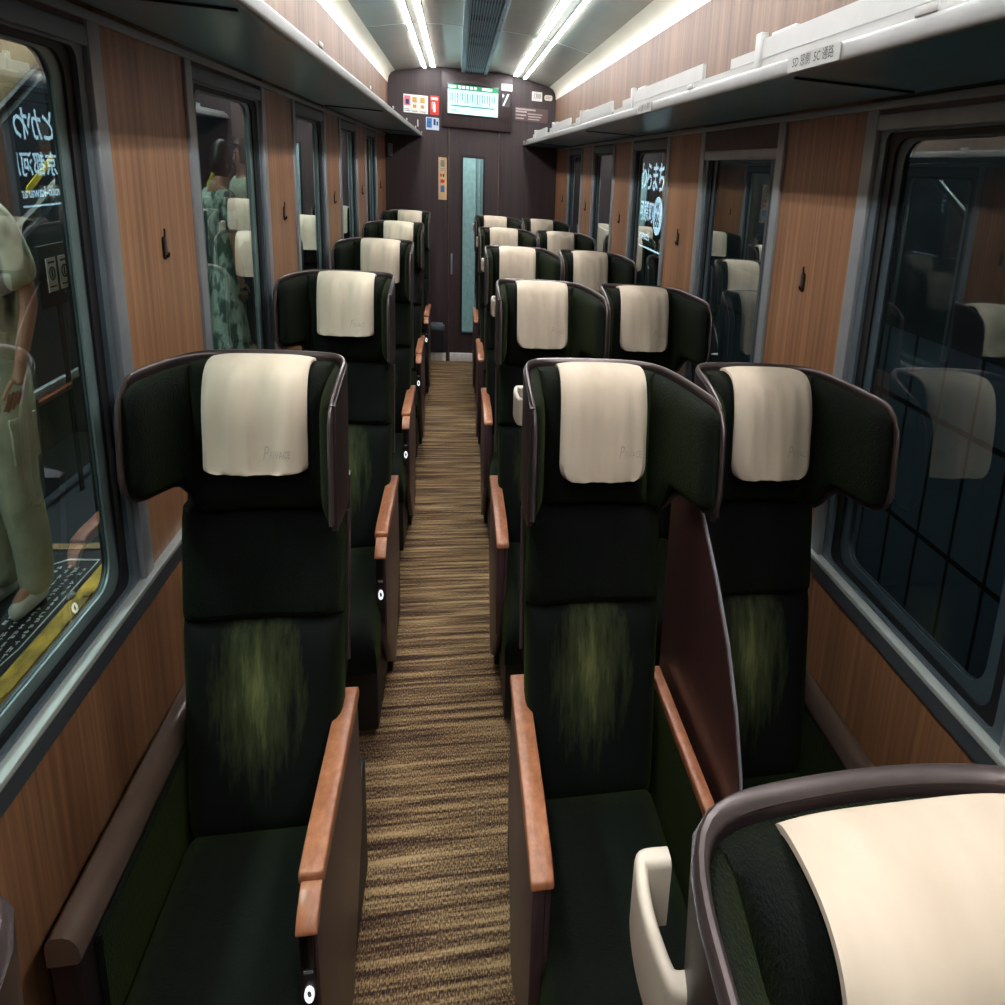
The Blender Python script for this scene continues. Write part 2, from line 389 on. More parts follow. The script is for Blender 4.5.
# ---------- end wall, door, header ----------
mb = MB()
prof = [(XL, 0), (-0.145, 0), (-0.145, 1.846), (0.60, 1.846), (0.60, 0), (XR, 0), (XR, 2.13), (CX+1.12, 2.17), (CX+1.06, 2.20), (CX+0.95, 2.222), (CX+0.7, 2.25), (CX+0.45, 2.268), (CX, 2.274), (CX-0.45, 2.268), (CX-0.7, 2.25), (CX-0.95, 2.222), (CX-1.06, 2.20), (CX-1.12, 2.17), (XL, 2.13)]
struct(mb.prism(prof, 'y', DEND, DEND+0.06).build('wall_end', M['wood_end'], smooth=False))
hd = MB(); hd.box(-0.225, 0.727, DEND-0.035, DEND+0.01, 1.848, 2.262, bev=0.006)
struct(hd.build('trim_12', M['wood_end']))
for i, x in enumerate((-0.122, 0.566)):
    struct(MB().box(x-0.005, x+0.005, DEND-0.008, DEND+0.01, 0.0, 1.848, bev=0.002).build('trim_%d' % (13+i), M['ledge']))
d = MB(); d.ring([(-0.150, 0.0), (0.605, 0.0), (0.605, 1.85), (-0.150, 1.85)], [(0.072, 0.25), (0.352, 0.25), (0.352, 1.632), (0.072, 1.632)], 'y', DEND+0.012, DEND+0.045)
door = struct(d.build('door_1', M['wood_end'], smooth=False))
d = MB(); d.ring([(0.050, 0.228), (0.374, 0.228), (0.374, 1.654), (0.050, 1.654)], [(0.072, 0.25), (0.352, 0.25), (0.352, 1.632), (0.072, 1.632)], 'y', DEND+0.004, DEND+0.016); d.build('door_window_frame', M['black'], door)
d = MB(); d.box(0.07, 0.354, DEND+0.026, DEND+0.03, 0.248, 1.634); d.build('door_pane', M['glass'], door)
d = MB(); d.tube([(-0.078, DEND-0.004, 0.73), (-0.078, DEND-0.02, 0.75), (-0.078, DEND-0.02, 0.86), (-0.078, DEND-0.004, 0.88)], 0.008); d.box(-0.092, -0.064, DEND-0.004, DEND+0.013, 0.72, 0.89, bev=0.004); d.build('door_handle', M['silver'], door)
d = MB(); d.box(-0.10, 0.25, DEND-0.004, DEND+0.014, 0.004, 0.075, bev=0.004); d.build('kickplate', M['kick'], door)
for i, (a, b) in enumerate(((-0.40, -0.155), (0.61, 0.8))):
    struct(MB().box(a, b, DEND-0.008, DEND+0.002, 0.004, 0.075, bev=0.003).build('trim_%d' % (15+i), M['kick']))
# vestibule beyond the door
vest = plain('vestibule_wall', (176, 196, 196), 0.5)
struct(MB().box(-0.9, 1.3, DEND+1.0, DEND+1.05, 0, 2.3).build('wall_vestibule', vest, smooth=False))
struct(MB().box(-0.9, 1.3, DEND+0.06, DEND+1.0, -0.03, 0).build('floor_vestibule', plain('vestibule_floor', (120, 130, 130), 0.5), smooth=False))
for a, b, r in ((0.17, 0.178, 1), (0.24, 0.25, 1)):
    struct(MB().box(a+0.12, b+0.12, DEND+0.98, DEND+1.0, 0, 2.2).build('trim_%d' % (17 if a < 0.2 else 18), M['silver'], smooth=False))

# flat printed things on the end wall
def flat(name, label, cat, x0, x1, z0, z1, col, y=DEND, rr=0.004, th=0.006, group=None, emit=None, es=1.0, rough=0.45):
    m = plain(name+'_face', col, rough, emit=emit, estr=es)
    mb = MB(); mb.prism(rrect(x0, x1, z0, z1, rr, 3), 'y', y-th, y+0.001)
    o = mb.build(name, m, None, ((x0+x1)/2, y, z0), smooth=False); tag(o, label, cat, group); return o
def mark(parent, name, rects, mat, y, org, texts=(), label=None):
    if not texts and name in ('picture', 'pictogram', 'small_print') and len(rects) > 1:
        for q in rects: o = mark(parent, name, [q], mat, y, org)
        return o
    mb = MB()
    for (x0, x1, z0, z1) in rects: mb.box(x0, x1, y-0.0012, y+0.0002, z0, z1)
    for (s_, size, x, z, xs) in texts: text_mb(mb, s_, size, lambda u, v, w, x=x, z=z: (x+u, y-0.001, z+v), xs=xs)
    o = mb.build(name, mat, parent, org, smooth=False)
    if label: o['label'] = label
    return o
def ink(c): return plain('ink', c, 0.6)
INK = {k: ink(v) for k, v in dict(black=(20, 22, 26), white=(235, 235, 230), red=(206, 44, 34), blue=(60, 110, 170), green=(34, 120, 80), grey=(120, 124, 126), gold=(190, 150, 70), pink=(206, 110, 124), navy=(32, 40, 90)).items()}
# information screen
scr = thing('information_screen', 'wide lit information screen with green title bar above the end door', 'screen', (0.195, DEND-0.035, 1.94))
org = (0.195, DEND-0.035, 1.94); ys = DEND-0.035
MB().box(-0.150, 0.545, ys-0.012, ys, 1.938, 2.166, bev=0.003).build('bezel', M['black'], scr, org)
MB().box(-0.140, 0.535, ys-0.016, ys-0.011, 1.947, 2.155).build('display', plain('lit_display', (190, 230, 232), 0.3, emit=(176, 232, 236), estr=0.42), scr, org, smooth=False)
MB().box(-0.140, 0.535, ys-0.0175, ys-0.015, 2.120, 2.155).build('title_bar', plain('lit_green', (30, 130, 84), 0.3, emit=(24, 128, 80), estr=0.5), scr, org, smooth=False)
lw = plain('lit_white', (240, 245, 245), 0.3, emit=(220, 245, 240), estr=0.6)
for a_, b_ in [(-0.128, -0.03), (0.315, 0.45)]+[(k*0.052, 0.036+k*0.052) for k in range(5)]:
    MB().box(a_, b_, ys-0.019, ys-0.0165, 2.130, 2.148).build('title_lettering', lw, scr, org, smooth=False)
mb = MB(); random.seed(3)
for k in range(19):
    x = -0.112+k*0.033
    h = random.choice((0.05, 0.06, 0.07, 0.074)); mb.box(x, x+0.009, ys-0.018, ys-0.0155, 2.098-h, 2.098)
mb.build('station_names', plain('lit_dark_grey', (60, 84, 90), 0.3, emit=(52, 84, 92), estr=0.5), scr, org, smooth=False)
mb = MB(); mb.box(-0.10, 0.48, ys-0.018, ys-0.0155, 2.000, 2.009)
mb.box(-0.10, -0.02, ys-0.018, ys-0.0155, 1.968, 1.974)
mb.build('route_line', plain('lit_teal', (40, 120, 110), 0.3, emit=(40, 120, 110), estr=0.6), scr, org, smooth=False)
# posters
o = flat('notice_board', 'white safety notice with three small pictures left of the screen', 'notice', -0.722, -0.402, 1.925, 2.055, (222, 220, 214))
og = (-0.562, DEND, 1.925); yy = DEND-0.006
mark(o, 'picture', [(-0.712, -0.632, 1.975, 2.045)], INK['pink'], yy, og); mark(o, 'picture', [(-0.69, -0.65, 1.985, 2.02)], INK['navy'], yy-0.0012, og)
mark(o, 'picture', [(-0.608, -0.548, 2.0, 2.04), (-0.60, -0.556, 1.962, 1.985)], INK['gold'], yy, og); mark(o, 'picture', [(-0.504, -0.444, 2.0, 2.04), (-0.496, -0.452, 1.962, 1.985)], INK['gold'], yy, og)
mark(o, 'small_print', [(-0.712, -0.634, 1.935, 1.94), (-0.712, -0.65, 1.947, 1.952), (-0.61, -0.54, 1.935, 1.94), (-0.505, -0.435, 1.935, 1.94)], INK['grey'], yy, og)
o = flat('fire_extinguisher_sign', 'red sign with white fire extinguisher picture left of the screen', 'sign', -0.376, -0.256, 1.925, 2.062, (206, 52, 34))
og = (-0.316, DEND, 1.925)
mark(o, 'extinguisher_picture', [(-0.334, -0.300, 1.945, 2.0), (-0.326, -0.308, 2.0, 2.012), (-0.345, -0.308, 2.010, 2.016), (-0.35, -0.344, 1.965, 2.012), (-0.36, -0.272, 2.032, 2.050)], INK['white'], yy, og)
o = flat('priority_sticker', 'pale blue sticker pair under the red sign left of the door', 'sticker', -0.43, -0.256, 1.815, 1.905, (196, 212, 226))
og = (-0.343, DEND, 1.815)
mark(o, 'blue_picture', [(-0.42, -0.352, 1.83, 1.90)], INK['blue'], yy, og); mark(o, 'pictogram', [(-0.33, -0.30, 1.85, 1.895), (-0.29, -0.268, 1.85, 1.88), (-0.40, -0.375, 1.865, 1.872)], INK['navy'], yy-0.001, og)
o = flat('door_side_sticker', 'tall cream sticker with pictograms beside the left door jamb', 'sticker', -0.263, -0.150, 1.302, 1.62, (206, 172, 126))
og = (-0.2065, DEND, 1.302)
mark(o, 'pictogram', [(-0.235, -0.18, 1.55, 1.60), (-0.235, -0.18, 1.522, 1.528), (-0.235, -0.18, 1.535, 1.540)], INK['grey'], yy, og)
mark(o, 'pictogram', [(-0.24, -0.215, 1.475, 1.497), (-0.235, -0.18, 1.43, 1.455)], INK['red'], yy, og); mark(o, 'pictogram', [(-0.235, -0.18, 1.36, 1.41)], INK['blue'], yy, og)
mark(o, 'pictogram', [(-0.205, -0.185, 1.475, 1.497)], INK['black'], yy, og)
o = flat('white_plate', 'small white plate at the upper right of the screen', 'sign', 0.574, 0.725, 2.148, 2.198, (226, 226, 222), y=DEND-0.035)
mark(o, 'small_print', [(0.60, 0.70, 2.18, 2.185), (0.60, 0.68, 2.165, 2.170)], INK['grey'], DEND-0.041, (0.6495, DEND-0.035, 2.148))
o = flat('striped_sticker', 'small black sticker with a white diagonal stripe right of the screen', 'sticker', 0.59, 0.692, 2.034, 2.130, (60, 58, 62), y=DEND-0.035)
mb = MB(); mb.prism([(0.594, 2.038), (0.618, 2.038), (0.688, 2.126), (0.66, 2.126)], 'y', DEND-0.043, DEND-0.040); mb.prism([(0.594, 2.095), (0.62, 2.11), (0.594, 2.126)], 'y', DEND-0.043, DEND-0.040)
mb.build('stripe', INK['white'], o, (0.641, DEND-0.035, 2.034), smooth=False)
o = flat('carriage_number_plate', 'square white carriage number plate near the right ceiling corner', 'sign', 1.003, 1.146, 2.100, 2.168, (214, 210, 204))
mark(o, 'number', [], INK['black'], yy, (1.0745, DEND, 2.100), texts=[('1300', 0.052, 1.0745, 2.134, 1.0)])
o = flat('rounded_plate', 'rounded cream plate beside the carriage number plate', 'sign', 1.178, 1.29, 2.112, 2.152, (222, 212, 192), rr=0.018)
mark(o, 'small_print', [(1.195, 1.275, 2.136, 2.140), (1.195, 1.26, 2.124, 2.128)], INK['grey'], yy, (1.234, DEND, 2.112))
o = flat('text_panel', 'brown panel with lines of white writing right of the door header', 'notice', 0.775, 1.235, 1.945, 2.045, (92, 68, 66))
og = (1.005, DEND, 1.945)
mark(o, 'writing', [(0.785, 1.06, 2.024, 2.036), (0.785, 0.94, 2.006, 2.018), (0.95, 1.16, 1.996, 2.004), (0.785, 0.93, 1.982, 1.992), (0.96, 1.14, 1.976, 1.986), (0.785, 0.90, 1.958, 1.966), (0.96, 1.12, 1.958, 1.966)], plain('faded_print', (170, 156, 152), 0.6), yy, og)
o = flat('wall_socket', 'small grey socket plate low on the wall left of the door', 'socket', -0.40, -0.20, 0.30, 0.325, (130, 130, 136)); 
o = flat('floor_cabinet', 'dark box with silver top at the foot of the end wall', 'cabinet', -0.36, -0.18, 0.10, 0.27, (26, 25, 30), th=0.05)
MB().box(-0.365, -0.175, DEND-0.056, DEND-0.001, 0.272, 0.31, bev=0.004).build('cabinet_top', M['frame'], o, (-0.27, DEND, 0.10))
o = flat('oval_plate', 'small pale oblong plate in the dark upper left corner of the end wall', 'sign', -0.935, -0.872, 1.60, 1.69, (150, 150, 160), rr=0.01)
o = flat('small_white_sticker', 'tiny white upright sticker under the safety notice', 'sticker', -0.545, -0.53, 1.83, 1.88, (200, 190, 180))

# ---------- ceiling lights, vent ----------
def light_line(x0, x1, ysegs, lab, nm, dz=0.0):
    t = thing('ceiling_light', lab, 'light', ((x0+x1)/2, 3, 2.235), 'strip lights along the ceiling'); og = ((x0+x1)/2, 3, 2.235)
    MB().box(x0-0.012, x1+0.012, ysegs[0][0]-0.03, ysegs[-1][1]+0.02, 2.262+dz, 2.285, bev=0.003).build('housing', M['base'], t, og)
    for a, b in ysegs: MB().box(x0, x1, a, b, 2.2555+dz, 2.2615+dz).build('lit_tube', M['tube'], t, og)
light_line(-0.462, -0.425, [(-1.0, 1.30), (1.34, 4.50), (4.60, 6.22)], 'outer strip light of the pair on the left side of the ceiling', 1, -0.011)
light_line(-0.350, -0.306, [(-1.0, 1.15), (1.20, 4.34), (4.42, 6.22)], 'inner strip light of the pair on the left side of the ceiling', 2)
light_line(0.872, 0.900, [(-1.0, 1.30), (1.34, 4.50), (4.60, 6.22)], 'outer narrower strip light of the pair on the right side of the ceiling', 3, -0.012)
light_line(0.738, 0.795, [(-1.0, 1.15), (1.20, 4.34), (4.42, 6.22)], 'inner broad strip light of the pair on the right side of the ceiling', 4)
v = thing('ceiling_vent', 'long grey slatted air vent down the middle of the ceiling', 'vent', (0.21, 3, 2.25)); og = (0.21, 3, 2.25)
MB().box(0.038, 0.085, YB+0.02, 6.285, 2.246, 2.275, bev=0.004).build('side_rail', M['vent'], v, og)
MB().box(0.335, 0.382, YB+0.02, 6.285, 2.246, 2.275, bev=0.004).build('side_rail', M['vent'], v, og)
MB().box(0.085, 0.335, YB+0.02, 6.285, 2.268, 2.275).build('backing', plain('vent_back', (96, 116, 128), 0.6), v, og)
mb = MB()
for k in range(11): mb.box(0.089+k*0.0223, 0.098+k*0.0223, YB+0.02, 6.28, 2.25, 2.268)
mb.build('slats', plain('vent_slat', (170, 196, 208), 0.5), v, og, smooth=False)
for y in (3.55, 4.0, 4.55, 4.85, 5.95, 2.4, 1.6, 0.8): MB().box(0.105, 0.315, y, y+0.12, 2.2655, 2.2678).build('opening', M['vent_dark'], v, og, smooth=False)
for y in (5.7, 4.9, 4.2, 3.9, 3.6, 1.5, 2.6): MB().ball((0.358, y, 2.2465), 0.006).build('screw', M['black'], v, og)

# ---------- luggage racks ----------
def rack(sg, name, label):
    f = side(sg); x0 = f(0) ; x1 = (-0.481 if sg < 0 else 0.897); org = ((x0+x1)/2, 3, ZR)
    t = thing('luggage_rack', label, 'rack', org, 'luggage racks')
    xa, xb = sorted((f(-0.046), x1+sg*0.02))
    MB().box(xa, xb, YB+0.01, DEND-0.002, ZR+0.004, ZR+0.012).build('shelf', M['rack_under'], t, org)
    mb = MB(); prof = rrect(-0.012, 0.012, -0.0125, 0.0125, 0.006, 3)
    mb.prism([(x1+sg*0.010+p[0], ZR+0.0145+p[1]) for p in prof], 'y', YB+0.01, DEND-0.002)
    mb.build('front_lip', M['rack_lip'], t, org)
    if sg > 0:
        mb = MB(); mb.box(0.945, 0.955, YB+0.01, DEND-0.004, ZR+0.012, ZR+0.050); mb.build('guard_board', M['white'], t, org, smooth=False)
        for k in range(-2, 5):
            y = 1.38+k*P
            MB().box(0.943, 0.957, max(YB+0.02, y-P+0.335), y-0.012, ZR+0.050, ZR+0.083).build('raised_board', M['white'], t, org, smooth=False)
            MB().box(0.943, 0.957, y+0.012, y+0.15, ZR+0.050, ZR+0.069).build('low_board', M['white'], t, org, smooth=False)
            MB().box(0.936, 0.962, y-0.014, y+0.014, ZR+0.012, ZR+0.095, bev=0.003).build('bracket', M['white'], t, org)
            MB().box(0.957, 0.975, y-0.13, y-0.03, ZR+0.068, ZR+0.092, bev=0.003).build('bracket_tab', M['white'], t, org)
    for k in range(-1, 6):
        y = 1.72+k*0.9
        if y < DEND: MB().box(x1-0.002, x1+0.006, y-0.025, y+0.02, ZR+0.027, ZR+0.038, bev=0.003).build('clip', M['white'], t, org)
    for k in range(3):
        y = 1.2+k*2.1; MB().box(xa+0.02, xb-0.02, y, y+0.006, ZR+0.0005, ZR+0.004).build('seam', M['base'], t, org)
    return t, org
rl_, ol = rack(-1, 'l', 'long luggage rack on the left wall with dark underside'); rr_, orr = rack(1, 'r', 'long luggage rack on the right wall with white guard board and seat number plate')
for k, (y, tx) in enumerate(((1.09, '5D 窓側  5C 通路'), (2.14, '4D 窓側  4C 通路'))):
    mb = MB(); mb.box(0.8905, 0.8935, y-0.085, y+0.085, ZR+0.003, ZR+0.026)
    o = mb.build('seat_number_plate', plain('number_plate', (168, 170, 164), 0.4), rr_, orr, smooth=False)
    mb = MB(); text_mb(mb, tx, 0.018, lambda u, v, w, y=y: (0.8900, y-u, ZR+0.0155+v)); mb.build('lettering', INK['black'], o, orr, smooth=False)

# ---------- coat hooks ----------
hk0 = None
for sg in (-1, 1):
    for k in range(0, 5):
        f = side(sg); y = WY0+k*P+WPW/2+0.01
        if k == 4: y = WY0+k*P+0.25
        loc = (f(-0.001), y, 1.395)
        lab = 'dark oval coat hook on the %s wooden window pillar on the %s wall' % (('nearest', 'second nearest', 'third nearest', 'fourth nearest', 'farthest')[k], 'left' if sg < 0 else 'right')
        t = thing('coat_hook', lab, 'coat hook', loc, 'coat hooks on the window pillars')
        mb = MB(); mb.prism(rrect(y-0.009, y+0.009, 1.366, 1.410, 0.0085), 'x', *sorted((f(0.0), f(-0.008))), bev=0.002); mb.build('plate', M['hook'], t, loc)
        mb = MB(); mb.tube([(f(-0.006), y, 1.408), (f(-0.008), y, 1.418), (f(-0.007), y, 1.424)], 0.003, 8); mb.tube([(f(-0.007), y, 1.372), (f(-0.014), y, 1.374), (f(-0.016), y, 1.380)], 0.004, 8); mb.build('peg', M['hook'], t, loc)

# ---------- seats ----------
def catmull(pts, n):
    P_ = [Vector(p) for p in pts]; P_ = [P_[0]*2-P_[1]]+P_+[P_[-1]*2-P_[-2]]; out = []
    for i in range(1, len(P_)-2):
        for k in range(n):
            t = k/n; a, b, c, d = P_[i-1], P_[i], P_[i+1], P_[i+2]
            out.append(0.5*((2*b)+(c-a)*t+(2*a-5*b+4*c-d)*t*t+(3*b-a-3*c+d)*t**3))
    out.append(P_[-2]); return out
class Path:
    def __init__(s, pts):
        s.p = catmull([(a, b, 0) for a, b in pts], 8); s.l = [0]
        for i in range(1, len(s.p)): s.l.append(s.l[-1]+(s.p[i]-s.p[i-1]).length)
    def at(s, t):
        d = max(0, min(1, t))*s.l[-1]
        for i in range(1, len(s.p)):
            if s.l[i] >= d: break
        k = (d-s.l[i-1])/max(1e-9, s.l[i]-s.l[i-1]); q = s.p[i-1].lerp(s.p[i], k)
        a = s.p[max(0, i-2)]; b = s.p[min(len(s.p)-1, i+1)]; n = (b-a).normalized()
        return q, Vector((n.y, -n.x, 0))     # normal to the right of travel = front/inside
def pil(s, p=4.0): return max(0.0, 1-abs(2*s-1)**p)**0.5
def cosr(s): return 0.5-0.5*math.cos(math.pi*s)
def make_seat(kind, loc, label, group, mirror=False, control=False, divider=False, handle=False, winside=True, tipx=0.312, tipy=-0.225):
    """Built for the type whose broad wing is on +x; mirror flips it."""
    t = thing('train_seat', label, 'seat', loc, group); O = (0, 0, 0); mi = dict(mirror=mirror)
    pth = Path([(-0.243, -0.170), (-0.247, -0.10), (-0.241, -0.03), (-0.205, 0.008), (-0.10, 0.020), (0.05, 0.020), (0.165, 0.004), (0.225, -0.045 if not mirror else -0.024), (0.27, -0.12 if not mirror else -0.072), (tipx, tipy)])
    L = pth.l[-1]
    def tx(x):  # parameter where the path crosses x on its broad stretch
        best = min(range(101), key=lambda i: abs(pth.at(i/100)[0].x-x) + (9 if (x > -0.25 and i < 18) else 0)); return best/100
    def ztop(t_):
        z = 1.240
        if t_ < 0.16: z -= 0.030*((0.16-t_)/0.16)**2.2
        if t_ > 0.74: z -= 0.014*((t_-0.74)/0.26)
        if t_ > 0.93: z -= 0.032*((t_-0.94)/0.06)**3 if t_ > 0.94 else 0
        return z
    def zbot(t_):
        z = 0.975 + (0.035 if t_ < 0.16 else 0.035*max(0, (0.24-t_)/0.08))
        if t_ > 0.76: z += 0.060*min(1, (t_-0.76)/0.055)
        if t_ > 0.92: z += 0.030*((t_-0.92)/0.08)**3
        return z
    def lean(z): return 0.10*(1.24-z)*-1      # headrest leans forward as it goes down
    def surf(t0, t1, off, pad=0.0, p=5.0, zt=0.0, zb=0.0):
        def fn(u, v):
            tt = t0+(t1-t0)*cosr(u); q, n = pth.at(tt); z0, z1 = zbot(tt)+zb, ztop(tt)+zt; z = z0+(z1-z0)*cosr(v)
            o = off+pad*pil(cosr(u), p)*pil(cosr(v), 7)
            return (q.x+n.x*o, q.y+n.y*o+lean(z), z)
        return fn
    # outer shell with its body
    mb = MB(); mb.sheet(surf(0, 1, 0.0), surf(0, 1, -0.016), 44, 12)
    def backline(z, o): return (-0.075-0.19*(0.98-z)) + 0.05 + o
    def sw(v): k = max(0.0, min(1.0, (0.30+0.72*v-0.58)/0.12)); return 0.204+0.042*k*k*(3-2*k)
    mb.sheet(lambda u, v: (-sw(v)+(sw(v)+0.240)*u, backline(0.30+0.72*v, 0.03), 0.30+0.72*v), lambda u, v: (-sw(v)+0.004+(sw(v)+0.232)*u, backline(0.30+0.72*v, 0.085 - 0.03*abs(2*u-1)**3), 0.30+0.72*v), 10, 8)
    mb.build('shell', M['shell'], t, O, **mi)
    # rim
    pts = []
    for k in range(9):
        zz = zbot(0)+0.01+(ztop(0)-zbot(0)-0.02)*k/8; q, n = pth.at(0); pts.append((q.x, q.y+lean(zz)-0.002, zz))
    for k in range(1, 60):
        tt = k/60; q, n = pth.at(tt); pts.append((q.x-n.x*0.007, q.y-n.y*0.007+lean(ztop(tt)), ztop(tt)+0.001))
    for k in range(9):
        zz = ztop(1)-0.005-(ztop(1)-zbot(1)-0.01)*k/8; q, n = pth.at(1); pts.append((q.x, q.y+lean(zz)-0.002, zz))
    for k in range(1, 13):
        tt = 1-k*0.0225; q, n = pth.at(tt); pts.append((q.x-n.x*0.006, q.y-n.y*0.006+lean(zbot(tt)), zbot(tt)-0.001))
    sm = [Vector(p) for p in pts]
    for _ in range(1): sm = [sm[0]]+[(sm[i-1]+sm[i]*2+sm[i+1])/4 for i in range(1, len(sm)-1)]+[sm[-1]]
    MB().tube(sm, 0.0072, 10).build('rim', M['rim'], t, O, **mi)
    # pads
    mb = MB(); mb.sheet(surf(tx(-0.212), tx(0.196), 0.012, 0.070, 7, -0.004, 0.006), surf(tx(-0.212), tx(0.196), 0.001, 0, 5, -0.006, 0.008), 26, 14); mb.build('headrest_pad', M['velvet'], t, O, **mi)
    mb = MB(); mb.sheet(surf(tx(0.180), 0.988, 0.008, 0.040, 6, -0.006, 0.006), surf(tx(0.180), 0.988, 0.001, 0, 5, -0.008, 0.008), 18, 14); mb.build('wing_pad', M['velvet'], t, O, **mi)
    mb = MB(); mb.sheet(surf(0.015, 0.235, 0.006, 0.042, 4, -0.006, 0.004), surf(0.015, 0.235, 0.001, 0, 5, -0.008, 0.006), 14, 14); mb.build('side_bolster', M['velvet'], t, O, **mi)
    # backrest cushions
    def bc(z0, z1, w0, w1, th):
        def fr(u, v):
            z = z0+(z1-z0)*cosr(v); w = w0+(w1-w0)*v; uu = cosr(u); b = pil(uu, 8)*pil(cosr(v), 10)
            dish = 0.012*math.cos((uu-0.5)*math.pi)
            return (-w+2*w*uu, backline(z, -0.005)-th*b+dish*b, z)
        def bk(u, v):
            z = z0+(z1-z0)*cosr(v); w = w0+(w1-w0)*v; return (-w+2*w*cosr(u), backline(z, 0.025), z)
        return fr, bk
    MB().sheet(*bc(0.792, 0.985, 0.236, 0.232, 0.045), 18, 10).build('upper_backrest', M['velvet'], t, O, **mi)
    MB().sheet(*bc(0.405, 0.794, 0.222, 0.236, 0.050), 18, 16).build('lower_backrest', M['velvet_lit_patch'], t, O, **mi)
    for sx in (-1,):
        MB().tube([(sx*0.246, backline(z, 0.0), z) for z in (0.97, 0.92, 0.85, 0.76, 0.70)], 0.006, 8).build('side_trim', M['rim'], t, O, **mi)
    # seat cushion
    def cf(u, v):
        y = -0.13-0.50*cosr(v); b = pil(cosr(u), 9)*pil(cosr(v), 9); return (-0.234+0.468*cosr(u), y, 0.36+0.085*b-0.02*math.cos((cosr(u)-0.5)*math.pi)*b*0.6)
    MB().sheet(cf, lambda u, v: (-0.234+0.468*cosr(u), -0.13-0.49*cosr(v), 0.30), 16, 18).build('seat_cushion', M['velvet'], t, O, **mi)
    MB().box(-0.215, 0.215, -0.50, 0.02, 0.03, 0.299, bev=0.01).box(-0.24, -0.21, -0.20, 0.14, 0.0, 0.30, bev=0.008).build('base', M['base'], t, O, **mi)
    # aisle armrest on -x
    a = [(-0.035, 0.578), (-0.01, 0.30), (-0.20, 0.045), (-0.30, 0.11), (-0.475, 0.30), (-0.482, 0.36), (-0.484, 0.578)]
    if winside != 'right':
        ax0 = -0.260 if mirror else -0.266
        if control:
            a = a[:-2]+[(-0.482, 0.36), (-0.484, 0.556), (-0.46, 0.583), (-0.44, 0.583)]
        ap = MB(); ap.prism(a, 'x', ax0, ax0+0.034, bev=0.003); arm = ap.build('armrest_panel', M['arm_side'], t, O, **mi)
        if not control:
            ap = MB(); ap.prism([(-0.015, 0.578), (-0.015, 0.597), (-0.36, 0.606), (-0.455, 0.596), (-0.484, 0.586), (-0.488, 0.572), (-0.46, 0.576)], 'x', ax0-0.006, ax0+0.058, bev=0.005, seg=3); ap.build('armrest_top', M['wood_arm'], t, O, **mi)
            ap = MB(); ap.prism([(-0.05, 0.566), (-0.478, 0.566), (-0.472, 0.31), (-0.40, 0.25), (-0.05, 0.25)], 'x', ax0+0.034, ax0+0.052, bev=0.003); ap.build('armrest_inner', M['arm_side'], t, O, **mi)
        else:
            ap = MB(); ap.prism([(-0.03, 0.583), (-0.03, 0.606), (-0.06, 0.614), (-0.39, 0.614), (-0.440, 0.608), (-0.440, 0.585)], 'x', ax0-0.006, ax0+0.058, bev=0.007, seg=3); ap.build('armrest_top', M['wood_arm'], t, O, **mi)
            ap = MB(); ap.prism([(-0.440, 0.584), (-0.440, 0.596), (-0.455, 0.592), (-0.482, 0.576), (-0.493, 0.562), (-0.493, 0.556), (-0.475, 0.556)], 'x', ax0-0.002, ax0+0.050, bev=0.003); ap.build('armrest_front', M['wood_arm'], t, O, **mi)
            ap = MB(); ap.prism([(-0.05, 0.582), (-0.44, 0.582), (-0.482, 0.555), (-0.476, 0.30), (-0.40, 0.25), (-0.05, 0.25)], 'x', ax0+0.034, ax0+0.050, bev=0.003); ap.build('armrest_inner', M['arm_side'], t, O, **mi)
            cp = MB(); cp.prism([(-0.4885, 0.555), (-0.4835, 0.555), (-0.4815, 0.36), (-0.4865, 0.36)], 'x', ax0+0.006, ax0+0.044); c_ = cp.build('control_plate', M['shell'], t, O, **mi)
            MB().prism([(-0.4900, 0.552), (-0.4870, 0.552), (-0.4865, 0.495), (-0.4895, 0.495)], 'x', ax0+0.010, ax0+0.040, bev=0.001).build('black_panel', M['black'], c_, O, **mi)
            MB().prism([(-0.4893, 0.491), (-0.4865, 0.491), (-0.4865, 0.486), (-0.4893, 0.486)], 'x', ax0+0.014, ax0+0.036).build('light_bar', M['silver'], c_, O, **mi)
            pts = [(ax0+0.025+0.0088*math.cos(q*math.tau/16), -0.4890, 0.449+0.0115*math.sin(q*math.tau/16)) for q in range(17)]
            MB().tube(pts, 0.0036, 6, cap=False).build('button_ring', M['ring'], c_, O, **mi)
            MB().box(ax0+0.013, ax0+0.037, -0.4885, -0.482, 0.392, 0.410).build('socket', M['black'], c_, O, **mi)
    # arm on +x
    if divider:
        MB().box(0.252, 0.282, -0.46, -0.05, 0.30, 0.585, bev=0.004).build('centre_armrest', M['velvet'], t, O, **mi)
        MB().prism([(-0.03, 0.586), (-0.03, 0.606), (-0.44, 0.606), (-0.485, 0.598), (-0.485, 0.586)], 'x', 0.248, 0.288, bev=0.005, seg=3).build('centre_armrest_top', M['wood_arm'], t, O, **mi)
        dv = [(0.0, 0.28), (0.02, 1.0), (-0.13, 1.03), (-0.19, 0.995), (-0.27, 0.935), (-0.345, 0.865), (-0.405, 0.785), (-0.45, 0.70), (-0.475, 0.60), (-0.485, 0.45), (-0.485, 0.28)]
        MB().prism(dv, 'x', 0.308, 0.322).build('privacy_divider', M['divider'], t, O, smooth=False, **mi)
        MB().tube([(0.315, p[0]-0.001, p[1]) for p in [(-0.12, 1.033), (-0.16, 1.018)]+dv[3:]], 0.0042, 8).build('divider_edge', M['silver'], t, O, **mi)
    else:
        w0, w1 = (0.248, 0.318) if mirror else (0.222, 0.282)
        z_ = 0.605
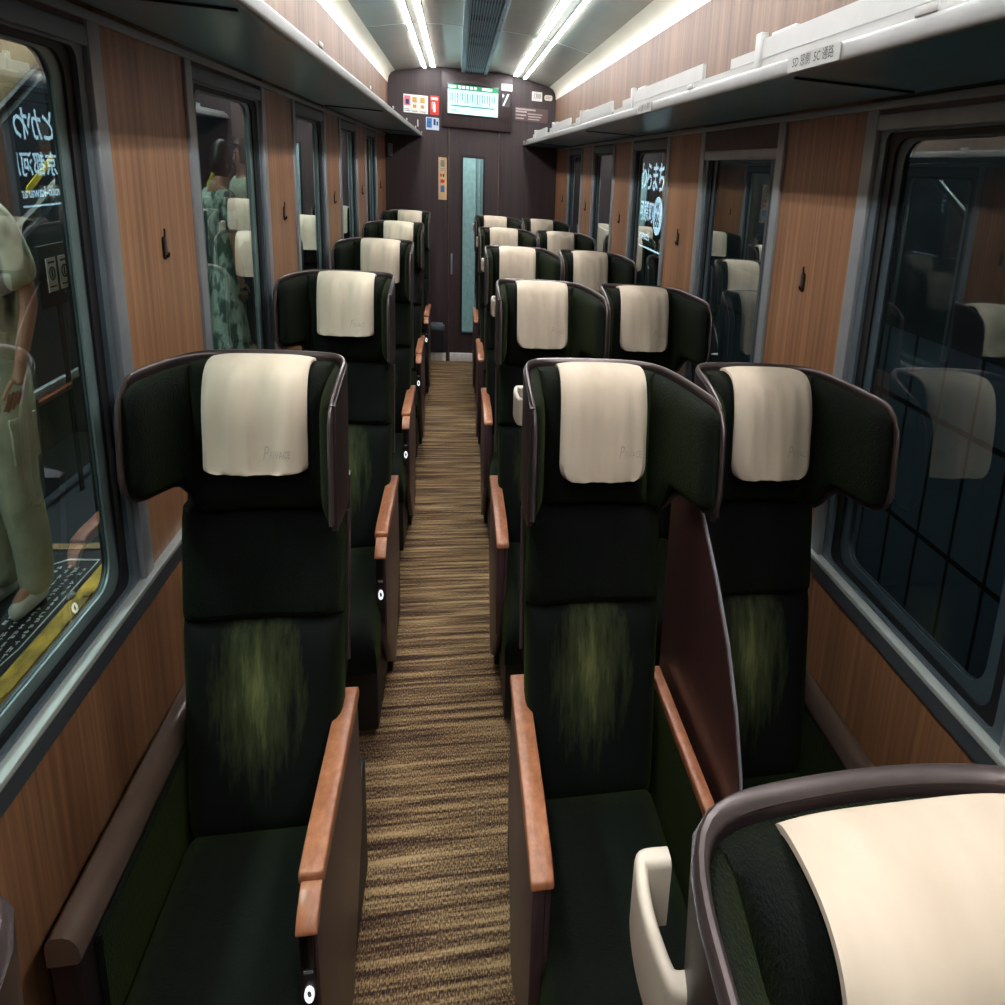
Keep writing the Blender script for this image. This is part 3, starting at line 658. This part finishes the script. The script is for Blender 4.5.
        MB().prism([(w0+0.008, 0.560), (w0+0.0, 0.566), (w0+0.002, z_-0.020), (w0+0.008, z_-0.011), (w0+0.018, z_-0.004), (w0+0.032, z_), (w1-0.014, z_), (w1-0.004, z_-0.005), (w1, z_-0.014), (w1, 0.560)], 'y', -0.490, 0.02).build('window_armrest', M['ledge'], t, O, **mi)
        MB().box(w0+0.008, w1, -0.484, 0.0, 0.10, 0.560, bev=0.003).build('window_armrest_body', M['shell'], t, O, **mi)
        MB().box(w0-0.012, w0+0.006, -0.45, -0.02, 0.31, 0.556, bev=0.004).build('window_armrest_lining', M['velvet'], t, O, **mi)
    # cream cover over the headrest
    hw = 0.141; cxo = -0.016 if mirror else -0.004; prof = [(0.008, 1.222), (0.006, 1.233), (-0.002, 1.240), (-0.025, 1.242), (-0.054, 1.238), (-0.077, 1.225), (-0.090, 1.203), (-0.099, 1.17), (-0.104, 1.12), (-0.108, 1.085), (-0.110, 1.073 if mirror else 1.055)]
    cp = catmull([(0, a_, b_) for a_, b_ in prof], 5)
    def cov(off):
        def fn(u, v):
            i = v*(len(cp)-1); k = min(int(i), len(cp)-2); q = cp[k].lerp(cp[k+1], i-k); d_ = (cp[k+1]-cp[k]).normalized(); n = Vector((0, d_.z, -d_.y))
            uu = 2*u-1; w = hw
            e = max(0.0, (v-0.90)/0.10)
            if e > 0: w = hw-0.028*(1-math.sqrt(max(0, 1-e*e)))
            y = q.y+n.y*off; z = q.z+n.z*off
            sm_ = max(0.0, min(1.0, (v-0.22)/0.35)); sm_ = sm_*sm_*(3-2*sm_)
            y += (0.010*(1-pil(0.5+uu/2, 6)) + 0.0022*math.sin(uu*7+v*3)+0.0012*math.sin(uu*17-v*5))*sm_
            z -= 0.005*(abs(uu)**4)*(1-sm_)
            if v < 0.10: w = hw-0.012*(1-v/0.10)**2
            return (cxo+w*uu, y, z)
        return fn
    sgn = -1 if mirror else 1
    mbc = MB(); mbc.sheet(cov(0.008), cov(0.003), 22, len(cp)-1)
    cvr = mbc.build('headrest_cover', M['cloth'], t, O, **mi)
    mb = MB()
    pl = lambda u, v, w: (0.065*1+u, -0.1195-0.0022*0, 1.083+v)
    def place(x0, z0):
        return lambda u, v, w: (x0+u, -0.1210-0.10*(1.10-(z0+v)), z0+v)
    text_mb(mb, 'P', 0.034, place(0.048, 1.112), shear=0.3, xs=0.9); text_mb(mb, 'RiVACE', 0.018, place(0.088, 1.109), xs=0.95)
    le = dict(mirror=False)
    mb.build('embroidered_lettering', M['stitch'], cvr, O, smooth=False)
    if handle:
        pts = catmull([(-0.235, 0.046, 1.160), (-0.262, 0.046, 1.160), (-0.270, 0.038, 1.160), (-0.274, 0.012, 1.159), (-0.270, -0.018, 1.158), (-0.262, -0.028, 1.158), (-0.235, -0.028, 1.158)], 5)
        t2 = bmesh.new(); rings = []
        for i, p in enumerate(pts):
            d_ = (pts[min(i+1, len(pts)-1)]-pts[max(i-1, 0)]).normalized(); n = Vector((d_.y, -d_.x, 0)).normalized()
            pr = rrect(-0.0075, 0.0075, -0.026, 0.026, 0.005, 3)
            rings.append([t2.verts.new(p+n*a_+Vector((0, 0, b_))) for a_, b_ in pr])
        for i in range(len(rings)-1):
            m_ = len(rings[0])
            for k in range(m_): t2.faces.new((rings[i][k], rings[i][(k+1) % m_], rings[i+1][(k+1) % m_], rings[i+1][k]))
        t2.faces.new(rings[0]); t2.faces.new(rings[-1]); bmesh.ops.recalc_face_normals(t2, faces=t2.faces[:])
        mb = MB(); mb.add(t2); mb.build('grab_handle', M['cream_plastic'], t, O, **mi)
    return t
M['stitch'] = plain('pale_embroidery', (170, 154, 136), 0.7)
ROW = ['cut off by the picture edge', 'nearest of the whole seats', 'second of the whole seats', 'third of the whole seats', 'fourth of the whole seats', 'last before the end wall']
YS = 1.366
def ypos(r): return YS+(r-1)*P
XS = (-0.586, 0.470, 1.056)
cols = [('left single', 'single green velvet seat left of the aisle, %s'),
        ('middle', 'green velvet seat with grab handle right of the aisle, %s'),
        ('right', 'green velvet seat by the right windows, %s')]
pro = [make_seat('L', (XS[0], ypos(0), 0), cols[0][1] % ROW[0], 'single seats left of the aisle', mirror=True, control=True, tipx=0.306, tipy=-0.132),
       make_seat('M', (XS[1], ypos(0), 0), cols[1][1] % ROW[0], 'aisle seats of the right pairs', divider=True, handle=True),
       make_seat('R', (XS[2], ypos(0), 0), cols[2][1] % ROW[0], 'window seats of the right pairs', winside='right')]
for r in range(1, 6):
    for c in range(3):
        o = dup(pro[c], None, (XS[c], ypos(r), 0)); o['label'] = cols[c][1] % ROW[r]
# the right window seat of the front row is wholly outside the frame
def remove_tree(o):
    for ch in list(o.children): remove_tree(ch)
    bpy.data.objects.remove(o, do_unlink=True)
remove_tree(pro[2])

# ---------- outside, left: platform ----------
PX = -2.27
struct(MB().box(-9.0, PX-0.105, -6, 16, -0.3, 0.0).build('floor_platform', plain('platform_floor', (44, 48, 54), 0.35, vs=6), smooth=False))
yl = MB(); yl.box(PX-0.10, PX-0.002, -6, 16, -0.02, 0.004)
for k in range(-8, 24): yl.box(PX-0.04, PX-0.002, k*0.55, k*0.55+0.03, 0.004, 0.010)
tag(yl.build('safety_line', plain('yellow_paint', (178, 144, 52), 0.6, var=0.3, vs=9), smooth=False), 'worn yellow safety line along the platform edge outside the left windows', 'safety line')
struct(MB().box(PX, PX+0.16, -6, 16, -0.3, -0.01).build('trim_19', plain('platform_edge', (150, 146, 122), 0.7, var=0.2, vs=8), smooth=False))
tag(MB().box(-5.2, PX-0.11, 3.12, 3.17, 0.001, 0.004).build('floor_strip', plain('tan_strip', (150, 120, 84), 0.7), smooth=False), 'tan strip across the platform floor outside the nearest left window', 'floor marking')
nt_ = thing('floor_notice', 'black notice with white border on the platform floor by the yellow line', 'notice', (-2.6, 2.5, 0.0)); og = (-2.6, 2.5, 0.0)
MB().box(-2.80, -2.385, 1.75, 3.08, 0.001, 0.003).build('sheet', plain('notice_black', (26, 28, 32), 0.5), nt_, og, smooth=False)
b_ = MB(); b_.ring([(-2.78, 2.2), (-2.53, 1.9), (-2.405, 2.45), (-2.405, 3.03), (-2.60, 3.04), (-2.78, 2.95)], [(-2.773, 2.21), (-2.53, 1.915), (-2.412, 2.455), (-2.412, 3.02), (-2.60, 3.03), (-2.773, 2.945)], 'z', 0.003, 0.0045); b_.build('border_line', INK['white'], nt_, og, smooth=False)
b_ = MB(); random.seed(5)
for rx in (-2.45, -2.50, -2.555, -2.61):
    y = 2.2
    while y < 2.97:
        w = random.uniform(0.02, 0.035)
        if random.random() > 0.12:
            for q in range(4):
                if random.random() < 0.5: a_ = random.uniform(-0.014, 0.012); b_.box(rx+a_, rx+a_+0.0035, y+random.uniform(0, w*0.3), y+w*random.uniform(0.7, 1), 0.003, 0.0045)
                else: c_ = random.uniform(0, w*0.9); b_.box(rx-0.014*random.random(), rx+0.014*random.random(), y+c_, y+c_+0.004, 0.003, 0.0045)
        y += w+0.007
b_.build('rows_of_writing', INK['white'], nt_, og, smooth=False)
tag(MB().ball((-2.372, 2.75, 0.012), 0.022, (1, 1, 0.6)).build('reflection_stud', M['silver']), 'small round stud on the platform line standing for a window reflection', 'stud')  # stud added in place of the button ring's reflection in the window
struct(MB().box(-6.2, -6.1, -6, 16, 0, 3.2).build('wall_platform', plain('platform_wall', (54, 60, 66), 0.5), smooth=False))
struct(MB().box(-9, -1.35, -6, 16, 3.2, 3.3).build('ceiling_platform', plain('platform_ceiling', (110, 116, 120), 0.7), smooth=False))
struct(MB().box(-5.4, -4.9, 5.4, 13, 0, 3.2).build('wall_platform_far', plain('tan_wall', (136, 112, 82), 0.6), smooth=False))
struct(MB().box(-6.1, -1.6, 15.5, 15.6, 0, 3.2).build('wall_platform_end', plain('platform_end', (60, 52, 48), 0.6), smooth=False))
col = MB(); col.box(-3.35, -3.1, 7.3, 7.55, 0, 3.2, bev=0.02); tag(col.build('platform_column', plain('brown_column', (72, 56, 54), 0.4)), 'square brown column on the platform behind the woman', 'column')
# escalator
e = thing('escalator', 'dark escalator side with yellow handrail mark rising on the platform', 'escalator', (-3.9, 5.2, 0)); og = (-3.9, 5.2, 0)
for dx in (0, 0.9):
    MB().prism([(3.3, 0), (3.5, 0.80), (4.4, 1.16), (7.3, 2.80), (8.1, 3.15), (9.4, 3.15), (8.6, 0)], 'x', -3.70-dx, -3.60-dx).build('balustrade', plain('balustrade', (34, 38, 44), 0.3), e, og, smooth=False)
    MB().tube([(-3.65-dx, 3.3, 0.5), (-3.65-dx, 3.4, 0.82), (-3.65-dx, 3.7, 0.92), (-3.65-dx, 4.4, 1.19), (-3.65-dx, 7.3, 2.84), (-3.65-dx, 7.9, 3.12)], 0.035, 8).build('handrail', M['black'], e, og)
MB().prism([(4.26, 1.27), (4.26, 1.31), (4.60, 1.50), (4.60, 1.46)], 'x', -3.600, -3.592).prism([(7.02, 1.21), (7.02, 1.26), (7.28, 1.40), (7.28, 1.35)], 'x', -3.600, -3.592).build('yellow_mark', plain('yellow_mark', (210, 184, 40), 0.5), e, og, smooth=False)
# benches / rail
t = thing('platform_railing', 'grey railing panel behind the man on the platform', 'railing', (-3.1, 3.6, 0)); og = (-3.1, 3.6, 0)
MB().box(-3.12, -3.08, 2.5, 3.99, 0.49, 0.525, bev=0.006).build('top_rail', M['silver'], t, og)
MB().box(-3.11, -3.09, 2.5, 3.97, 0.06, 0.49).build('panel', plain('rail_panel', (30, 35, 42), 0.3), t, og, smooth=False)
MB().box(-3.12, -3.08, 2.5, 2.54, 0, 0.49).build('post', M['silver'], t, og, smooth=False)
MB().box(-3.12, -3.08, 3.99, 4.02, 0, 0.75).build('post', M['silver'], t, og, smooth=False)
for k in range(2):
    y = 3.63+k*0.105; z0 = 0.925; oo = (-3.003, y, z0)
    o = MB().box(-3.0058, -3.000, y, y+0.078, z0, z0+0.14).build('notice_sticker', plain('sticker', (196, 200, 196), 0.5), None, oo, smooth=False)
    tag(o, 'white notice with a round pictogram, %s of two on a dark post board' % ('left' if k == 0 else 'right'), 'sticker', 'notice stickers behind the man')
    mb = MB(); mb.tube([(-2.999, y+0.039+0.022*math.cos(q*math.tau/16), z0+0.075+0.026*math.sin(q*math.tau/16)) for q in range(17)], 0.004, 6, cap=False); mb.build('pictogram_ring', INK['black'], o, oo)
    MB().box(-3.001, -2.998, y+0.034, y+0.044, z0+0.058, z0+0.092).build('pictogram', INK['black'], o, oo, smooth=False)
    MB().box(-3.001, -2.998, y+0.01, y+0.068, z0+0.018, z0+0.024).build('printed_line', INK['black'], o, oo, smooth=False)
    MB().box(-3.001, -2.998, y+0.012, y+0.066, z0+0.118, z0+0.126).build('printed_line', INK['black'], o, oo, smooth=False)
bb = thing('notice_stand', 'dark board on a post carrying two white notices', 'board', (-3.02, 3.72, 0)); og = (-3.02, 3.72, 0)
MB().box(-3.026, -3.006, 3.58, 3.86, 0.86, 1.12, bev=0.004).build('board', M['base'], bb, og)
MB().box(-3.024, -3.010, 3.70, 3.73, 0.0, 0.86).build('post', M['base'], bb, og)

# ---------- outside, right: station wall and sign ----------
struct(MB().box(2.30, 2.40, -6, 16, -1.0, 1.22).build('wall_station', M['tiles'], smooth=False))
struct(MB().box(2.30, 2.40, -6, 16, 1.22, 3.4).build('wall_station_upper', plain('dark_wall', (20, 25, 30), 0.5), smooth=False))
struct(MB().box(1.5, 2.4, -6, 16, -1.1, -1.0).build('floor_track', plain('track_bed', (24, 24, 25), 0.9), smooth=False))
K_ = 0.943
def SP(x, y, z): return (x*K_, y*K_, EYE+(z-EYE)*K_)
sg = thing('station_sign', 'long black station name sign with lit white characters outside the right windows', 'sign', (2.08, 5.2, 1.1)); og = (2.08, 5.2, 1.1)
MB().box(2.205*K_, 2.26*K_, 4.42*K_, 7.0*K_, EYE+(1.05-EYE)*K_, EYE+(1.76-EYE)*K_, bev=0.006).build('board', M['black'], sg, og)
LIT = plain('lit_letters', (235, 245, 250), 0.4, emit=(205, 232, 255), estr=2.6)
def sgt(body, size, yc, zc, xs=1.0, wt=0.0, name='lettering', mat=None, x=2.203):
    mb = MB(); text_mb(mb, body, size, lambda u, v, w: SP(x, yc-u, zc+v), xs=xs, weight=wt); return mb.build(name, mat or LIT, sg, og, smooth=False)
for i, ch in enumerate('きょうとかわらまち'):
    sgt(ch, 0.20, 4.685+0.155*(8-i), 1.588, 0.85, 0.003)
for i, ch in enumerate('京都河原町'):
    sgt(ch, 0.145, 4.885+0.140*(4-i), 1.372, 0.95, 0.0025)
mb = MB(); mb.prism([(4.715+0.105*math.cos(q*math.tau/28), 1.368+0.118*math.sin(q*math.tau/28)) for q in range(28)], 'x', 2.199, 2.204)
for v_ in mb.bm.verts: v_.co = Vector(SP(*v_.co))
circ = mb.build('number_disc', LIT, sg, og, smooth=False)
tl = plain('teal_letters', (30, 110, 120), 0.5, emit=(30, 110, 120), estr=0.4)
mb = MB(); text_mb(mb, 'HK', 0.075, lambda u, v, w: SP(2.197, 4.715-u, 1.42+v), weight=0.002); text_mb(mb, '86', 0.12, lambda u, v, w: SP(2.197, 4.715-u, 1.335+v), weight=0.003); mb.build('number', tl, circ, og, smooth=False)
sgt('Kyoto-kawaramachi', 0.085, 5.24, 1.222, 1.0, 0.0015)
MB().box(2.199*K_, 2.204*K_, 4.56*K_, 6.9*K_, EYE+(1.142-EYE)*K_, EYE+(1.152-EYE)*K_).build('white_line', LIT, sg, og, smooth=False)

# ---------- people outside on the platform ----------
def skin_mesh(nodes, edges, sub=2):
    """nodes: name -> (x,y,z,radius[,radius2]); returns a bmesh in design coordinates"""
    idx = {k: i for i, k in enumerate(nodes)}; me = bpy.data.meshes.new('sk')
    me.from_pydata([n[:3] for n in nodes.values()], [(idx[a], idx[b]) for a, b in edges], [])
    ob = bpy.data.objects.new('sk', me); C.objects.link(ob)
    ob.modifiers.new('s', 'SKIN'); ss = ob.modifiers.new('u', 'SUBSURF'); ss.levels = sub; ss.render_levels = sub
    if not me.skin_vertices: pass
    sv = me.skin_vertices[0].data
    for i, n in enumerate(nodes.values()): sv[i].radius = (n[3], n[4] if len(n) > 4 else n[3])
    sv[0].use_root = True
    dg = bpy.context.evaluated_depsgraph_get(); dg.update(); ev = ob.evaluated_get(dg); m2 = ev.to_mesh(); t = bmesh.new(); t.from_mesh(m2); ev.to_mesh_clear()
    bpy.data.objects.remove(ob, do_unlink=True); bpy.data.meshes.remove(me); return t
def person(loc, ang, H, label, top, bottom, dress=False, headtilt=0.0, hairlen=0.0, armL=None, armR=None, shoe=None, bagm=None, sleeve=0.5, build=1.0, group=None):
    t = thing('person', label, 'person', loc, group); s = H/1.72; ca, sa = math.cos(ang), math.sin(ang); B = build
    def T(p):  # local: x right of person, y forward, z up
        x, y, z = p[0]*s, p[1]*s, p[2]*s; return (x*ca-y*sa, x*sa+y*ca, z)
    def sk(nodes, edges, name, mat, sub=2):
        nn = {k: (*T(v[:3]), *(r*s for r in v[3:])) for k, v in nodes.items()}
        mb = MB(); mb.add(skin_mesh(nn, edges, sub)); return mb.build(name, mat, t, (0, 0, 0))
    ht = headtilt
    hx, hy, hz = 0, 0.03+0.055*ht, 1.585-0.035*ht
    N = {'hip': (0, 0, 0.94, 0.15*B, 0.11*B), 'waist': (0, 0, 1.08, 0.13*B, 0.10*B), 'chest': (0, 0, 1.26, 0.155*B, 0.11*B), 'neck0': (0, 0.0, 1.40, 0.08, 0.07), 'neck': (0, 0.018+0.02*ht, 1.455, 0.060), 'head0': (hx, hy-0.01, hz-0.07, 0.062, 0.07), 'head1': (hx, hy, hz+0.02, 0.078, 0.092), 'head2': (hx, hy-0.01, hz+0.085, 0.055, 0.07)}
    E_ = [('hip', 'waist'), ('waist', 'chest'), ('chest', 'neck0'), ('neck0', 'neck'), ('neck', 'head0'), ('head0', 'head1'), ('head1', 'head2')]
    arms = {}
    for sd, sg_ in (('L', -1), ('R', 1)):
        d = {'L': armL, 'R': armR}[sd] or ((sg_*0.25, 0.0, 1.12), (sg_*0.27, 0.05, 0.86))
        sh = (sg_*0.185*B, 0, 1.365); el, wr = d; arms[sd] = (sh, el, wr)
        N['sh'+sd] = (*sh, 0.056); N['el'+sd] = (*el, 0.040); N['wr'+sd] = (*wr, 0.026)
        dv = (Vector(wr)-Vector(el)).normalized(); pm = Vector(wr)+dv*0.06; N['pm'+sd] = (*pm, 0.018, 0.036)
        E_ += [('neck0', 'sh'+sd), ('sh'+sd, 'el'+sd), ('el'+sd, 'wr'+sd), ('wr'+sd, 'pm'+sd)]
        N['hp'+sd] = (sg_*0.095, 0, 0.86, 0.088); N['kn'+sd] = (sg_*0.105, 0.02, 0.49, 0.058); N['an'+sd] = (sg_*0.11, -0.01, 0.09, 0.038); N['to'+sd] = (sg_*0.12, 0.13, 0.045, 0.036)
        E_ += [('hip', 'hp'+sd), ('hp'+sd, 'kn'+sd), ('kn'+sd, 'an'+sd), ('an'+sd, 'to'+sd)]
    body = sk(N, E_, 'body', M['skin'])
    # fingers, nose and ears joined to the body mesh
    bm = bmesh.new(); bm.from_mesh(body.data)
    def addskin(nodes, edges):
        nn = {k: (*T(v[:3]), *(r*s for r in v[3:])) for k, v in nodes.items()}
        tt = skin_mesh(nn, edges, 1)
        for v in tt.verts: v.co = W(v.co)
        m_ = bpy.data.meshes.new('x'); tt.to_mesh(m_); tt.free(); bm.from_mesh(m_); bpy.data.meshes.remove(m_)
    for sd, sg_ in (('L', -1), ('R', 1)):
        sh, el, wr = arms[sd]; dv = (Vector(wr)-Vector(el)).normalized(); sdv = Vector((0, 1, 0)); cr = Vector((-sg_, 0, 0))
        for q, (o_, ln) in enumerate(((0.030, 0.066), (0.010, 0.076), (-0.010, 0.070), (-0.029, 0.055))):
            a = Vector(wr)+dv*0.075+sdv*o_; b = a+dv*ln*0.5+cr*0.006; c = b+dv*ln*0.45+cr*0.016
            addskin({'a': (*a, 0.0095), 'b': (*b, 0.0085), 'c': (*c, 0.0065)}, [('a', 'b'), ('b', 'c')])
        a = Vector(wr)+dv*0.03+sdv*0.025; b = a+dv*0.035+sdv*0.028; c = b+dv*0.028+sdv*0.006
        addskin({'a': (*a, 0.011), 'b': (*b, 0.0095), 'c': (*c, 0.0075)}, [('a', 'b'), ('b', 'c')])
        addskin({'a': (hx+sg_*0.074, hy-0.012, hz-0.012, 0.010, 0.02), 'b': (hx+sg_*0.086, hy-0.018, hz+0.015, 0.007, 0.014)}, [('a', 'b')])
    addskin({'a': (hx, hy+0.080, hz+0.015, 0.010), 'b': (hx, hy+0.104, hz-0.022, 0.013)}, [('a', 'b')])
    bm.to_mesh(body.data); bm.free()
    for p in body.data.polygons: p.use_smooth = True
    for sg_ in (-1, 1):
        MB().ball(T((hx+sg_*0.032, hy+0.082, hz+0.012)), 0.010*s, n=8).build('eye', M['hair'], t, (0, 0, 0))
        MB().tube([T((hx+sg_*0.018, hy+0.090, hz+0.034)), T((hx+sg_*0.034, hy+0.089, hz+0.038)), T((hx+sg_*0.048, hy+0.080, hz+0.034))], 0.004*s, 6).build('eyebrow', M['hair'], t, (0, 0, 0))
    MB().tube([T((hx-0.024, hy+0.078, hz-0.053)), T((hx, hy+0.086, hz-0.055)), T((hx+0.024, hy+0.078, hz-0.053))], 0.005*s, 6).build('mouth', plain('lips', (150, 80, 72), 0.5), t, (0, 0, 0))
    # hair
    mb = MB(); tb = bmesh.new(); bmesh.ops.create_uvsphere(tb, u_segments=24, v_segments=16, radius=1)
    kill = []
    for v in tb.verts:
        x, y, z = v.co; v.co = Vector((x*0.100, y*0.120-0.020, z*0.120+0.040))
        if y > 0.25 and z < 0.42: v.co.y = min(v.co.y, 0.045)
        if z < -0.1: v.co.x *= 0.9; v.co.z -= hairlen*(0.3 if y < 0.2 else 0)
    for v in tb.verts: v.co = Vector(T((v.co.x+hx, v.co.y+hy, v.co.z+hz)))
    mb.add(tb)
    if hairlen > 0: mb.ball(T((hx, hy-0.11, hz-0.0)), 0.05*s)
    mb.build('hair', M['hair'], t, (0, 0, 0))
    # clothes
    tn = {k: N[k] for k in ('hip', 'waist', 'chest', 'neck0')}; g = 0.022
    TN = {'hem': (0, 0, 0.84, 0.13, 0.11), 'hip': (0, 0, 0.93, 0.148*B+g, 0.120*B+g), 'waist': (0, 0, 1.06, 0.15*B+g, 0.115*B+g), 'chest': (0, 0, 1.26, 0.165*B+g, 0.12*B+g), 'neck0': (0, 0, 1.385, 0.10+g*0.4, 0.085+g*0.4)}
    TN['hem'] = (0, 0, 0.84, 0.135*B+g, 0.110*B+g)
    TE = [('hem', 'hip'), ('hip', 'waist'), ('waist', 'chest'), ('chest', 'neck0')]
    for sd, sg_ in (('L', -1), ('R', 1)):
        sh, el, wr = arms[sd]; md = Vector(sh).lerp(Vector(el), sleeve+0.4)
        TN['sh'+sd] = (sg_*0.18*B, 0, 1.355, 0.080, 0.082); TN['md'+sd] = (*md, 0.078, 0.082); TE += [('neck0', 'sh'+sd), ('sh'+sd, 'md'+sd)]
    sk(TN, TE, 'dress_top' if dress else 'shirt', top)
    cl = MB(); cl.tube([T((-0.05, 0.03, 1.425)), T((0, 0.072, 1.40)), T((0.05, 0.03, 1.425)), T((0.045, -0.045, 1.44)), T((-0.045, -0.045, 1.44)), T((-0.05, 0.03, 1.425))], 0.016*s, 8, cap=False); cl.build('collar', top, t, (0, 0, 0))
    if dress:
        mb = MB()
        def dr(off):
            def fn(u, v):
                z = 1.08-0.82*v; an = u*math.tau; r = 0.155*B+0.15*v+0.012*math.sin(an*9)*v+off
                return T((r*math.cos(an), r*0.78*math.sin(an), z))
            return fn
        mb.sheet(dr(0.0), dr(-0.01), 54, 14); mb.build('skirt', top, t, (0, 0, 0))
    else:
        BN = {'hip': (0, 0, 0.92, 0.15*B, 0.12*B), 'top': (0, 0, 1.0, 0.11*B, 0.09*B)}; BE = [('hip', 'top')]
        for sd, sg_ in (('L', -1), ('R', 1)):
            BN['a'+sd] = (sg_*0.10, 0, 0.82, 0.118*B); BN['k'+sd] = (sg_*0.112, 0.02, 0.48, 0.100); BN['b'+sd] = (sg_*0.118, -0.01, 0.24, 0.092); BN['c'+sd] = (sg_*0.12, 0.0, 0.035, 0.080)
            BE += [('hip', 'a'+sd), ('a'+sd, 'k'+sd), ('k'+sd, 'b'+sd), ('b'+sd, 'c'+sd)]
        sk(BN, BE, 'trousers', bottom)
        for sg_ in (-1, 1):
            mb = MB(); mb.box(sg_*0.196-0.012, sg_*0.196+0.012, -0.06, 0.07, 0.56, 0.72, bev=0.01); mb.box(sg_*0.200-0.010, sg_*0.200+0.010, -0.062, 0.072, 0.69, 0.725, bev=0.006)
            for vv in mb.bm.verts: vv.co = Vector(T(vv.co))
            mb.build('pocket', bottom, t, (0, 0, 0))
    for sg_ in (-1, 1):
        mb = MB(); mb.add(skin_mesh({k: (*T(v[:3]), *(r*s for r in v[3:])) for k, v in {'h': (sg_*0.115, -0.05, 0.045, 0.042), 'm': (sg_*0.12, 0.04, 0.045, 0.046, 0.044), 't': (sg_*0.125, 0.15, 0.036, 0.042, 0.034)}.items()}, [('h', 'm'), ('m', 't')], 2)); mb.build('shoe', shoe or M['shoe'], t, (0, 0, 0))
    return t
try:
    shirt = patterned('printed_shirt', (206, 208, 184), (74, 84, 74), 7, (0.52, 0.62))
    khaki = plain('khaki_cotton', (172, 172, 144), 0.85, var=0.12, vs=8)
    dressm = patterned('leafy_dress', (176, 196, 180), (70, 96, 86), 14, (0.45, 0.55))
    polo = plain('pale_green_polo', (176, 190, 164), 0.85, var=0.1, vs=30)
    navy = plain('navy_cloth', (30, 34, 44), 0.85)
    person((-2.64, 2.76, 0), math.radians(165), 1.64, 'person in a pale printed shirt and khaki cargo trousers outside the nearest left window', shirt, khaki, build=1.15, armL=((-0.29, -0.05, 1.12), (-0.27, 0.03, 0.90)))
    person((-2.50, 5.08, 0), math.radians(-38), 1.62, 'person in a long leaf-patterned dress with black hair outside the second left window', dressm, None, dress=True, headtilt=1.0, hairlen=0.06, build=0.95)
    person((-2.85, 6.45, 0), math.radians(150), 1.62, 'person in a pale green polo shirt behind the one in the leaf-patterned dress', polo, navy, build=1.1)
    person((-2.35, 7.0, 0), math.radians(150), 1.66, 'person in dark clothes with black hair outside the third left window', navy, navy, headtilt=0.6)
except Exception as ex:
    print('PEOPLE FAILED', ex); import traceback; traceback.print_exc()

# ---------- unseen lamps added to light the platform people and the station wall ----------
for i, (x, y) in enumerate(((-3.0, 1.0), (-3.0, 3.6), (-3.0, 6.2), (-3.0, 9.0))):
    o = MB().box(x-0.08, x+0.08, y-0.6, y+0.6, 3.12, 3.17, bev=0.01).build('added_platform_lamp', M['lamp'], None, (x, y, 3.12))
    tag(o, 'unseen long lamp added above the platform to light people, %s along the train' % ('nearest', 'second', 'third', 'farthest')[i], 'lamp', 'added platform lamps')
def area(name, loc, size, e, col, rot=(0, 0, 0)):
    l = bpy.data.lights.new(name, 'AREA'); l.shape = 'RECTANGLE'; l.size = size[0]; l.size_y = size[1]; l.energy = e; l.color = col
    o = bpy.data.objects.new(name, l); C.objects.link(o); o.location = W(loc); o.rotation_euler = rot; return o
area('vestibule_light', (0.2, DEND+0.6, 2.2), (0.6, 0.4), 13, (0.92, 1, 1))
area('tile_fill_light', (1.75, 2.0, 3.1), (0.2, 8), 70, (0.8, 0.92, 1.0))  # added area light without a fixture, brightens the wall tiles
w = bpy.data.worlds.new('world'); bpy.context.scene.world = w; w.use_nodes = True
w.node_tree.nodes['Background'].inputs[0].default_value = (0.25, 0.4, 0.5, 1); w.node_tree.nodes['Background'].inputs[1].default_value = 0.02
vs = bpy.context.scene.view_settings; vs.view_transform = 'Standard'; vs.look = 'None'; vs.exposure = 0.3; vs.gamma = 1.0; vs.use_curve_mapping = False
